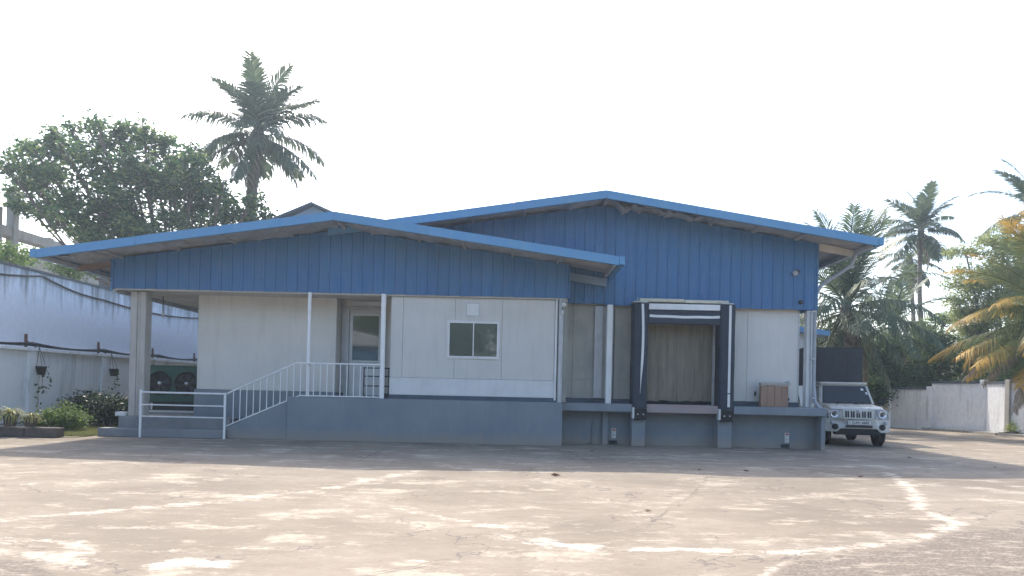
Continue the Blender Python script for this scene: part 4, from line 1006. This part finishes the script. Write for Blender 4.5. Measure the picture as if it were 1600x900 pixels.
# small canopy behind the truck
t = thing('rear_canopy', 'small blue edged canopy with white wall behind the truck', 'canopy', (11, 30, 0))
p = at(1297, 517, 30); q = at(1235, 508, 30)
MB().add([(q.x-2,30,q.z+.25),(p.x,30,p.z),(p.x,34,p.z),(q.x-2,34,q.z+.25),(q.x-2,30,q.z+.03),(p.x,30,p.z-.2),(p.x,34,p.z-.2),(q.x-2,34,q.z+.03)], [(0,1,2,3),(7,6,5,4),(0,4,5,1),(1,5,6,2),(2,6,7,3),(3,7,4,0)]).build('roof', 'fascia', t)
MB().box(q.x-2, at(1262,530,30.5).x, 30.5, 33.5, 0, q.z-.0).build('wall', 'band', t)

# ================================================================ RIGHT BOUNDARY WALL
t = thing('right_boundary_wall', 'mould stained white block wall in stepped bays on the right', 'wall', (20, 34, 0))
pts = [(1300,664,.0), (1388,668,.0), (1452,671,0), (1536,676,0), (1578,679,0), (1680,686,0)]
bays = [(G(1290,660.0), G(1388,667.5), 1.78), (G(1388,667.5), G(1452,671.5), 1.92), (G(1452,671.5), G(1536,677), 2.22), (G(1536,677), G(1575,680.5), 2.22), (G(1575,680.5), G(1700,690), 2.25)]
for i, (a, b, h) in enumerate(bays):
    d = (b-a).normalized(); s = Vector((-d.y, d.x, 0)); s = s if s.y > 0 else -s
    n = max(1, round((b-a).length/2.2))
    for k in range(n):
        p, q = a.lerp(b, k/n)+d*.1, a.lerp(b, (k+1)/n)-d*.1
        z = h
        mb = MB().add([p, q, q+s*.15, p+s*.15, p+Vector((0,0,z)), q+Vector((0,0,z)), q+s*.15+Vector((0,0,z)), p+s*.15+Vector((0,0,z))], [(0,3,2,1),(4,5,6,7),(0,1,5,4),(1,2,6,5),(2,3,7,6),(3,0,4,7)])
        mb.build('wall_bay', 'rightwall', t)
        z2 = z+.002; s2 = s*.05
        MB().add([v+Vector((0,0,o)) for o in (z2, z2+.10) for v in (p-s2, q-s2, q+s*.2, p+s*.2)], [(0,3,2,1),(4,5,6,7),(0,1,5,4),(1,2,6,5),(2,3,7,6),(3,0,4,7)]).build('coping', MT['skirt'], t)
    p = b; u = d*.14
    MB().add([v+Vector((0,0,o)) for o in (0, h+.16) for v in (p-u-s*.08, p+u-s*.08, p+u+s*.22, p-u+s*.22)], [(0,3,2,1),(4,5,6,7),(0,1,5,4),(1,2,6,5),(2,3,7,6),(3,0,4,7)]).build('pier', 'rightwall' if i != 3 else 'conc', t, .01)
    if i >= 2:
        e, f = a-s*.55, b-s*.55
        MB().add([v+Vector((0,0,o)) for o in (.0, .10) for v in (e, f, b-s*.085, a-s*.085)], [(0,3,2,1),(4,5,6,7),(0,1,5,4),(1,2,6,5),(2,3,7,6),(3,0,4,7)]).build('footing_kerb', 'conc', t)
p = G(1588, 680); p.y -= .6
t = thing('flower_bed', 'lime green ground plants in a dark stone edged bed by the right wall', 'flower bed', (p.x, p.y, 0))
for k in range(9):
    a = pi+pi*k/8; MB().box(p.x+1.0*cos(a)-.17, p.x+1.0*cos(a)+.17, p.y+.5*sin(a)-.1, p.y+.5*sin(a)+.1, 0, .16+random.uniform(-.03,.03)).build('stone', 'brick', t, .04, 2)
V, Fq = leaf_cloud([(p.x-.3,p.y,.3,.6,.45,.25),(p.x+.4,p.y,.35,.6,.45,.28)], 3500, .09, 21)
V[:,2] = np.maximum(V[:,2], .02); o = bpy.data.objects.new('ground_plants', arr_mesh('ground_plants', V-np.array([p.x,p.y,0]), Fq, 'lowplant')); COL.objects.link(o); o.parent = t
mb = MB(); rr = random.Random(9)
for k in range(16):
    a = rr.uniform(0, 6.28); q = Vector((p.x+.1+rr.uniform(-.3,.7), p.y+.25, .2)); L = rr.uniform(.5,.9); e = rr.uniform(1.0,1.5); sd_ = Vector((-sin(a), cos(a), 0)); V = []
    for i in range(6):
        wv = .06*sin(pi*(i+.6)/6.2); V += [q-sd_*wv, q+sd_*wv]; q = q+Vector((cos(a)*cos(e), sin(a)*cos(e), sin(e)))*L/5; e -= .12
    mb.add(V, [(2*i, 2*i+1, 2*i+3, 2*i+2) for i in range(5)])
mb.build('broad_leaves', 'leafdark', t)

# ================================================================ TRUCK
TR = thing('pickup_truck', 'white pickup truck with dark covered load bed parked beside the dock', 'truck', (0,0,0), None, .0001)
def tb(mb, name, m, par=None, bevel=0, seg=2): return mb.build(name, m, par or TR, bevel, seg)
# body shell from the side profile (y back, z up), wheel arches cut
def arch(cy, r=.42, z0=.42, n=9): return [(cy+r*cos(pi*k/n), max(z0, .38+r*sin(pi*k/n))) for k in range(n, -1, -1)]
prof = [(.06,.52),(.06,1.00),(.10,1.05),(.30,1.07),(1.18,1.13),(1.22,1.19),(2.90,1.19),(2.90,.42)] + [(p_[0], p_[1]) for p_ in reversed(arch(.72))]+[(.25,.45)]
tb(MB().prism(prof, -.80, .80, 'x'), 'body', 'carw', None, .035, 3)
for s in (-1, 1):                                     # flared fenders
    out = [(.10,.98),(.26,1.03),(1.12,1.06),(1.22,.98),(1.24,.44)]+list(reversed(arch(.72,.44)))+[(.22,.47),(.10,.62)]
    tb(MB().prism(out, s*.802, s*.875, 'x'), 'fender', 'carw', None, .02, 2)
    tb(MB().box(min(s*.80,s*.87), max(s*.80,s*.87), 1.26, 2.86, .36, .44), 'side_step', 'black', None, .01)
    dr = tb(MB().prism([(1.27,.48),(2.25,.48),(2.25,1.17),(1.27,1.17)], s*.802, s*.83, 'x'), 'door', 'carw', None, .012, 2)
    tb(MB().box(min(s*.832,s*.85), max(s*.832,s*.85), 2.05, 2.2, 1.0, 1.04), 'handle', 'black', dr)
hood = MB().prism([(.10,1.055),(.32,1.078),(1.20,1.140),(1.20,1.21),(.34,1.150),(.13,1.10)], -.72, .72, 'x')
tb(hood, 'hood', 'carw', None, .012, 2)
# cabin
def cabpt(s, y, z): return (s, y, z)
zb, zt = 1.195, 1.80
c = [(-.79,1.20,zb),(.79,1.20,zb),(.79,2.88,zb),(-.79,2.88,zb),(-.68,1.66,zt),(.68,1.66,zt),(.68,2.80,zt),(-.68,2.80,zt)]
tb(MB().add(c, [(0,3,2,1),(4,5,6,7),(0,1,5,4),(1,2,6,5),(2,3,7,6),(3,0,4,7)]), 'cabin', 'carw', None, .04, 3)
def onquad(q, u0, u1, v0, v1, off):                   # sub-rectangle on a quad, moved outward
    q = [Vector(p_) for p_ in q]; L = lambda u, v: (q[0].lerp(q[1], u)).lerp(q[3].lerp(q[2], u), v)
    n_ = (q[1]-q[0]).cross(q[3]-q[0]).normalized(); f = [L(u0,v0), L(u1,v0), L(u1,v1), L(u0,v1)]
    return [p_+n_*off for p_ in f]+[p_+n_*(off-.02) for p_ in f]
BX = [(0,1,2,3),(7,6,5,4),(0,4,5,1),(1,5,6,2),(2,6,7,3),(3,7,4,0)]
fq = [c[0], c[1], c[5], c[4]]
tb(MB().add(onquad(fq, .05,.95,.06,.93,.004), BX), 'windscreen_seal', 'black')
ws = tb(MB().add(onquad(fq, .07,.93,.09,.90,.010), BX), 'windscreen', 'cglass')
for k in (.30, .62):
    a = Vector((-.79+1.58*k, 1.205, 1.215)); tb(MB().bar(a+Vector((0,-.02,.0)), a+Vector((.32,.055,.055)), .018), 'wiper', 'black')
tb(MB().add(onquad(fq, .83,.88,.70,.80,.0125), BX), 'windscreen_sticker', 'plate')
tb(MB().add(onquad(fq, .90,.93,.50,.62,.0125), BX), 'windscreen_sticker', 'plate')
for s, q in ((-1, [c[3],c[0],c[4],c[7]]), (1, [c[1],c[2],c[6],c[5]])):
    tb(MB().add(onquad(q, .10 if s > 0 else .48, .52 if s > 0 else .90, .12,.88,.004), BX), 'side_window', 'cglass')
tb(MB().box(-.70,.70,1.62,2.86,1.80,1.875), 'roof', 'carw', None, .035, 3)
for s in (-1, 1):
    m = tb(MB().box(s*.98-.10, s*.98+.10, 1.32, 1.38, 1.20, 1.40), 'wing_mirror', 'black', None, .02)
    tb(MB().bar((s*.80,1.36,1.22), (s*.93,1.36,1.26), .03), 'mirror_arm', 'black', m)
# front: grille panel, slots, lamps, bumper, plate
g = tb(MB().add([(-.40,.0,.80),(.40,.0,.80),(.44,.03,1.06),(-.44,.03,1.06),(-.40,.10,.80),(.40,.10,.80),(.44,.12,1.06),(-.44,.12,1.06)], BX), 'grille', 'carw', None, .015)
for x in (-.30,-.15,0,.15,.30):
    for q in (-.030,.030): tb(MB().add([(x+q-.022,-.006,.835),(x+q+.022,-.006,.835),(x+q+.022,.018,1.015 if x else .96),(x+q-.022,.018,1.015 if x else .96),(x+q-.022,.05,.835),(x+q+.022,.05,.835),(x+q+.022,.06,1.015 if x else .96),(x+q-.022,.06,1.015 if x else .96)], BX), 'grille_slot', 'ink', g)
mb = MB().lathe([(.001,-.008),(.055,-.008),(.055,.01)], 20, 'y', (0,.018,1.005)); em = tb(mb, 'badge', 'chrome', g)
tb(MB().add([(-.04,.004,.998),(-.012,.004,.998),(.0,.004,1.03),(-.02,.004,1.03)], [(0,1,2,3)]).add([(.04,.004,.998),(.012,.004,.998),(.0,.004,1.03),(.02,.004,1.03)], [(0,1,2,3)]), 'badge_mark', 'ink', g)
tb(MB().box(-.46,.46,-.01,.05,.775,.80), 'grille_trim', 'chrome', g)
for s in (-1, 1):
    f = [(s*.46,.02,.81),(s*.80,.07,.79),(s*.84,.14,1.03),(s*.50,.03,1.05)]
    if s < 0: f = f[::-1]
    hl = tb(MB().add([(a_,b_-.012,c_) for a_,b_,c_ in f]+[(a_,b_+.08,c_) for a_,b_,c_ in f], BX), 'headlight', 'lens', None, .01)
    tb(MB().lathe([(.001,.02),(.06,.01),(.095,-.02),(.105,-.02),(.105,.03)], 20, 'y', (s*.645,.015,.925)), 'reflector', 'chrome', hl)
    tb(MB().lathe([(.001,-.035),(.03,-.03),(.04,.0)], 12, 'y', (s*.645,.01,.925)), 'bulb', 'glass', hl)
    tb(MB().add([(s*.80,.050,.80),(s*.875,.14,.82),(s*.875,.17,1.0),(s*.82,.10,1.02)], [(0,1,2,3)]), 'indicator_lens', 'glass', hl)
bp = [(-.86,.42),(-.88,.76),(-.45,.79),(.45,.79),(.88,.76),(.86,.42),(.58,.42),(.48,.52),(-.48,.52),(-.58,.42)]
mb = MB(); n = len(bp)
def by(x): return -.10+.16*(abs(x)/.88)**4
V = [(x, by(x), z) for x, z in bp]+[(x, .18, z) for x, z in bp]
mb.add(V, [tuple(range(n)), tuple(range(2*n-1, n-1, -1))]+[(i, i+n, (i+1) % n+n, (i+1) % n) for i in range(n)])
bmp_ = tb(mb, 'bumper', 'carw', None, .02, 2)
tb(MB().box(-.36,.36,-.108,-.05,.555,.615), 'air_intake', 'ink', bmp_, .006)
for s in (-1, 1):
    tb(MB().lathe([(.001,-.03),(.07,-.03),(.085,-.0),(.085,.06)], 18, 'y', (s*.63,-.065,.57)), 'fog_lamp_well', 'ink', bmp_)
    tb(MB().lathe([(.001,-.02),(.045,-.02),(.05,.0),(.05,.05)], 14, 'y', (s*.72,-.045,.695)), 'indicator', 'lens', bmp_)
tb(MB().box(-.60,.60,-.02,.4,.34,.50), 'under_tray', 'black', None, .02)
pp = tb(MB().box(-.31,.31,-.128,-.112,.635,.755), 'number_plate', 'plate')
tb(MB().box(-.318,.318,-.124,-.110,.628,.762), 'plate_surround', 'ink', pp)
text_mesh('plate_text', 'CAH 6682', .105, 'ink', pp, Matrix.Translation((.035,-.131,.692)) @ Matrix.Rotation(pi/2, 4, 'X'))
tb(MB().box(-.285,-.245,-.1305,-.1285,.665,.725), 'plate_emblem', 'trim', pp)
def wheel(x, y, nm='wheel'):
    prof = [(.20,-.11),(.33,-.115),(.365,-.09),(.37,-.03),(.363,-.028),(.363,-.02),(.37,-.018),(.37,.018),(.363,.02),(.363,.028),(.37,.03),(.365,.09),(.33,.115),(.20,.11)]
    w_ = tb(MB().lathe([(.001,-.10),(.20,-.10),(.20,.10),(.001,.10)], 24, 'x', (x, y, .37)), 'wheel', 'dark')
    tb(MB().lathe(prof, 32, 'x', (x, y, .37)), 'tyre', 'tyre', w_)
    sx = -1 if x < 0 else 1
    tb(MB().lathe([(.001,sx*.06),(.05,sx*.075),(.08,sx*.045),(.16,sx*.06),(.205,sx*.10)], 24, 'x', (x, y, .37)), 'rim', 'chrome', w_)
for x in (-.74, .74):
    wheel(x, .72); wheel(x, 3.55)
tb(MB().box(-.75,.75,.3,4.6,.40,.55), 'chassis', 'black', None, .02)
tb(MB().box(-.86,.86,2.95,4.85,.62,1.22), 'load_bed', 'carw', None, .02)
cv = tb(MB().box(-.90,.90,2.94,4.87,1.225,3.02), 'load_cover', 'tarp', None, .03)
for x in (-.45, 0, .45): tb(MB().box(x-.015,x+.015,2.925,2.937,1.25,2.98), 'cover_batten', 'tarp', cv)
TR.scale = (1.05,)*3; TR.rotation_euler.z = -R(10); TR.location = (10.42, 22.2, 0)

# ================================================================ TREES
bigt = [(150,190,11,1.6),(80,212,14),(108,200,12),(185,205,10,1.5),(222,200,10,1.6),(12,262,14),(50,232,14),(300,235,14,1.6),(345,290,16),(395,315,14),(20,300,14),(78,338,16),(92,350,16),(170,345,30),(135,372,18),(60,275,22),(28,268,30),(60,300,40),(70,245,36),(105,232,30),(150,215,22,1.1),(120,275,48),(170,258,42),(195,215,22),(225,262,42),(150,320,46),(100,330,26),(205,320,52),(265,300,48),(262,245,30),(235,222,20,1.5),(300,330,44),(300,270,30),(330,300,34),(345,340,38),(385,345,24),(420,338,14),(130,360,28),(180,365,40),(250,365,40),(320,372,30)]
cl = pxclumps(bigt, 38, 2.2, 3)
bt = at(262, 640, 38)
tree('spreading_tree', 'broad leafy tree spreading above the left roof', (bt.x, bt.y, 0), (bt.x+.1, bt.y, 7.2), cl, 27000, .28, 'leaftree', 5, .22, sub=9, shell=.1, per=8, spr=.8, reach=.86)
pc = at(403, 216, 42)
palm('coconut_palm', 'tallest coconut palm rising behind the left roof', (pc.x-.7, 42, 0), tuple(pc), 3.95, 41, 30, .34, els=[73,66,56,48,38,24,8,-8,-20,-32], ll=1.15, wd=.10, lean=-.2, drymax=1, st=46)
# right group
def rpalm(cx_, cy_, bx_, Y, L, seed, label, **kw):
    c_ = at(cx_, cy_, Y); b_ = at(bx_, 640, Y); return palm('coconut_palm', label, (b_.x, Y, 0), tuple(c_), L, seed, **kw)
rpalm(1439, 366, 1462, 52, 3.0, 43, 'tall coconut palm with a leaning bare trunk on the right skyline', n=26, r0=.18, lean=-.5, ll=.85, wd=.075, drymax=1, els=[80,62,45,28,8,-12,-28])
rpalm(1422, 410, 1437, 58, 2.9, 44, 'shorter coconut palm just behind the leaning one', n=12, r0=.18, ll=.7, wd=.085, els=[35,15,-5,-25,-45], drymax=2, nuts=False)
rpalm(1322, 488, 1325, 34, 4.4, 45, 'bushy coconut palm directly behind the parked truck', n=36, r0=.22, ll=1.0, wd=.07, els=[84,78,70,52,38,22,8,-8,-25,-45], drymax=6)
rpalm(1618, 335, 1630, 44, 3.6, 46, 'coconut palm cut by the right edge behind the feathery tree', n=22, r0=.2, ll=.85, wd=.08)
rpalm(1398, 520, 1398, 40, 3.2, 47, 'low young coconut palm among the dark trees left of the leaning trunk', n=16, r0=.15, ll=.8, wd=.07, nuts=False, els=[75,55,35,15,-10])
rpalm(1520, 560, 1520, 41, 2.8, 49, 'low young palm in front of the feathery tree above the right wall', n=12, r0=.13, ll=.7, wd=.07, nuts=False, els=[70,50,30,10])
# yellowing palm near the right edge
yc = at(1652, 510, 27)
az = [pi+.0, pi-.5, pi+.6, pi+.25, pi-.2, pi+.9, pi-.9, .3, 1.4, -1.3, pi+.1, pi-.35, pi+.45, pi-.1, pi+.75, 0.8, pi+.3, pi-.6, pi+.05, pi+.5, 2.2, -2.0]
palm('yellowing_palm', 'low coconut palm with yellow orange frond tips at the right edge', (yc.x+.3, 27, 0), tuple(yc), 4.0, 48, 22, .2, mname='palmyel', els=[72,55,40,25,10,-5,-22], ll=1.0, wd=.038, azs=az, nuts=False, st=78, drymax=0)
dryf = frond_mesh(3.6, R(-12), R(34), 991, 'palmdry', st=46, ll=.6, wd=.05, hang=1.6, ragged=.15)
yp = bpy.data.objects[[o.name for o in bpy.data.objects if o.name.startswith('yellowing_palm')][0]]
for a_, ty in ((pi+.12,.12), (pi+.55,.35), (pi-.25,.05), (pi+.3,.5)):
    o = bpy.data.objects.new('frond', dryf); COL.objects.link(o); o.parent = yp; o['label'] = 'dead brown hanging frond'; o.location = yc-Vector(yp.location)+Vector((0,0,-.25)); o.rotation_euler = (0, ty, a_)
# broadleaf trees on the right
def rtree(L, Y, n, size, m, seed, label, bx, name='leafy_tree', tz=3.0, r0=.16, dy=1.2, **kw):
    b_ = at(bx, 640, Y); return tree(name, label, (b_.x, Y, 0), (b_.x+.2, Y, tz), pxclumps(L, Y, dy, seed), n, size, m, seed, r0, **kw)
rtree([(1520,440,34),(1560,415,38),(1600,395,38),(1545,470,40),(1590,470,44),(1510,395,22,.5),(1570,375,30,.6),(1640,420,50),(1520,510,36),(1570,530,40),(1620,540,44),(1495,470,20,.6)], 40, 42000, .20, 'leafolive', 61, 'large feathery olive green tree behind the yellowing palm', 1560, 'feathery_tree', 4, .14, aspect=.28, spr=1.2, shell=.15)
rtree([(1490,560,34),(1530,585,34),(1570,590,34),(1610,585,34),(1545,555,30)], 38.5, 14000, .17, 'leafmid', 62, 'bright green bushy tree just above the right wall', 1540)
rtree([(1440,585,34),(1470,540,26),(1415,600,30),(1455,612,30)], 40.5, 11000, .17, 'leafdark', 63, 'dark bushy tree above the middle of the right wall', 1448)
rtree([(1370,590,34),(1345,560,30),(1385,545,30),(1400,585,28),(1360,612,26)], 38.5, 14000, .17, 'leafdark', 64, 'dense dark tree right behind the truck cab', 1372)
rtree([(1290,590,40),(1310,550,36),(1275,530,32),(1330,600,36)], 41, 12000, .2, 'leafdark', 65, 'dark tree mass behind the load cover of the truck', 1300)
rtree([(1440,530,26),(1425,560,30),(1475,500,20,.6),(1405,545,20),(1460,565,20)], 44, 8000, .18, 'leafmid', 66, 'lighter slender tree behind the leaning palm trunk', 1445, tz=4.5)
rtree([(1250,560,50),(1360,530,44),(1450,590,50),(1540,560,50),(1640,540,70)], 62, 14000, .35, 'leafdark', 67, 'far row of dark green trees closing the gap under the palms', 1420, 'distant_tree', tz=3, dy=4)
# trees across the yard, behind the viewer, seen only as reflections in the glass
V, Fq = leaf_cloud([(x, -24+2*sin(x), 6.2+1.2*sin(x*1.7), 3.6, 2.8, 6.5) for x in range(-30, 31, 4)], 40000, .55, 99)
V[:,2] = np.maximum(V[:,2], .05); o = bpy.data.objects.new('treeline', arr_mesh('treeline', V, Fq, 'leafmid')); COL.objects.link(o); stuff(o, 'belt of green trees across the yard opposite the warehouse', 'trees')
t = thing('opposite_shed', 'blue sheet walled shed across the yard opposite the warehouse', 'shed', (-12, -14, 0))
MB().box(-24,-8,-19,-13,0,4.6).build('wall', 'blue', t); MB().prism([(-24.5,4.6),(-7.5,4.5),(-7.5,4.65),(-16,6.6),(-24.5,4.65)], -19.5, -12.6).build('roof', 'shed', t)

# ---------------------------------------------------------------- dry leaves on the yard
lm = MB().add([(-.09,-.02,.012),(-.02,.05,.03),(.10,.02,.008),(.0,-.055,.02),(0,0,.0)], [(0,1,4),(1,2,4),(2,3,4),(3,0,4)]).build('dry_leaf', 'dleaf')
places = [(868,745,'curled brown leaf on the sunlit concrete below the window wall'), (1166,737,'small brown leaf on the shadow edge below the dock door'), (1345,746,'dark dry leaf on the sunlit concrete near the right wall'),
          (1420,716,'dry leaf lying in the shade in front of the truck'), (1555,731,'dry leaf on the shade edge at the far right'), (925,706,'dry leaf in the shade below the recessed dock'), (1093,735,'tiny leaf on the shadow edge below the dock opening'), (1012,800,'small dark leaf in the middle of the sunlit yard')]
for i, (px, py, lb) in enumerate(places):
    o = lm if i == 0 else lm.copy()
    if i: COL.objects.link(o)
    g_ = G(px, py); o.location = (g_.x, g_.y, .014); o.rotation_euler.z = i*1.7; o.scale = (1-.06*i,)*3 if i else (1,1,1.6)
    tag(o, lb, 'leaf', 'dry leaves scattered on the yard')

# ---------------------------------------------------------------- haze volume, added mainly for the veiled look of lens flare
if HAZE > 0:
    hm = bpy.data.materials.new('haze_air'); hm.use_nodes = True; tn = hm.node_tree; tn.nodes.remove(tn.nodes['Principled BSDF'])
    pv = tn.nodes.new('ShaderNodeVolumePrincipled'); pv.inputs['Color'].default_value = (.72,.86,1,1); pv.inputs['Density'].default_value = HAZE; pv.inputs['Anisotropy'].default_value = .45
    tn.links.new(pv.outputs[0], tn.nodes['Material Output'].inputs['Volume'])
    MT['haze'] = hm
    hb = MB().box(-70,70,-40,80,-1.1,30).build('haze', 'haze'); stuff(hb, 'pale sunlit haze over the yard, added mainly to stand in for lens flare', 'haze')
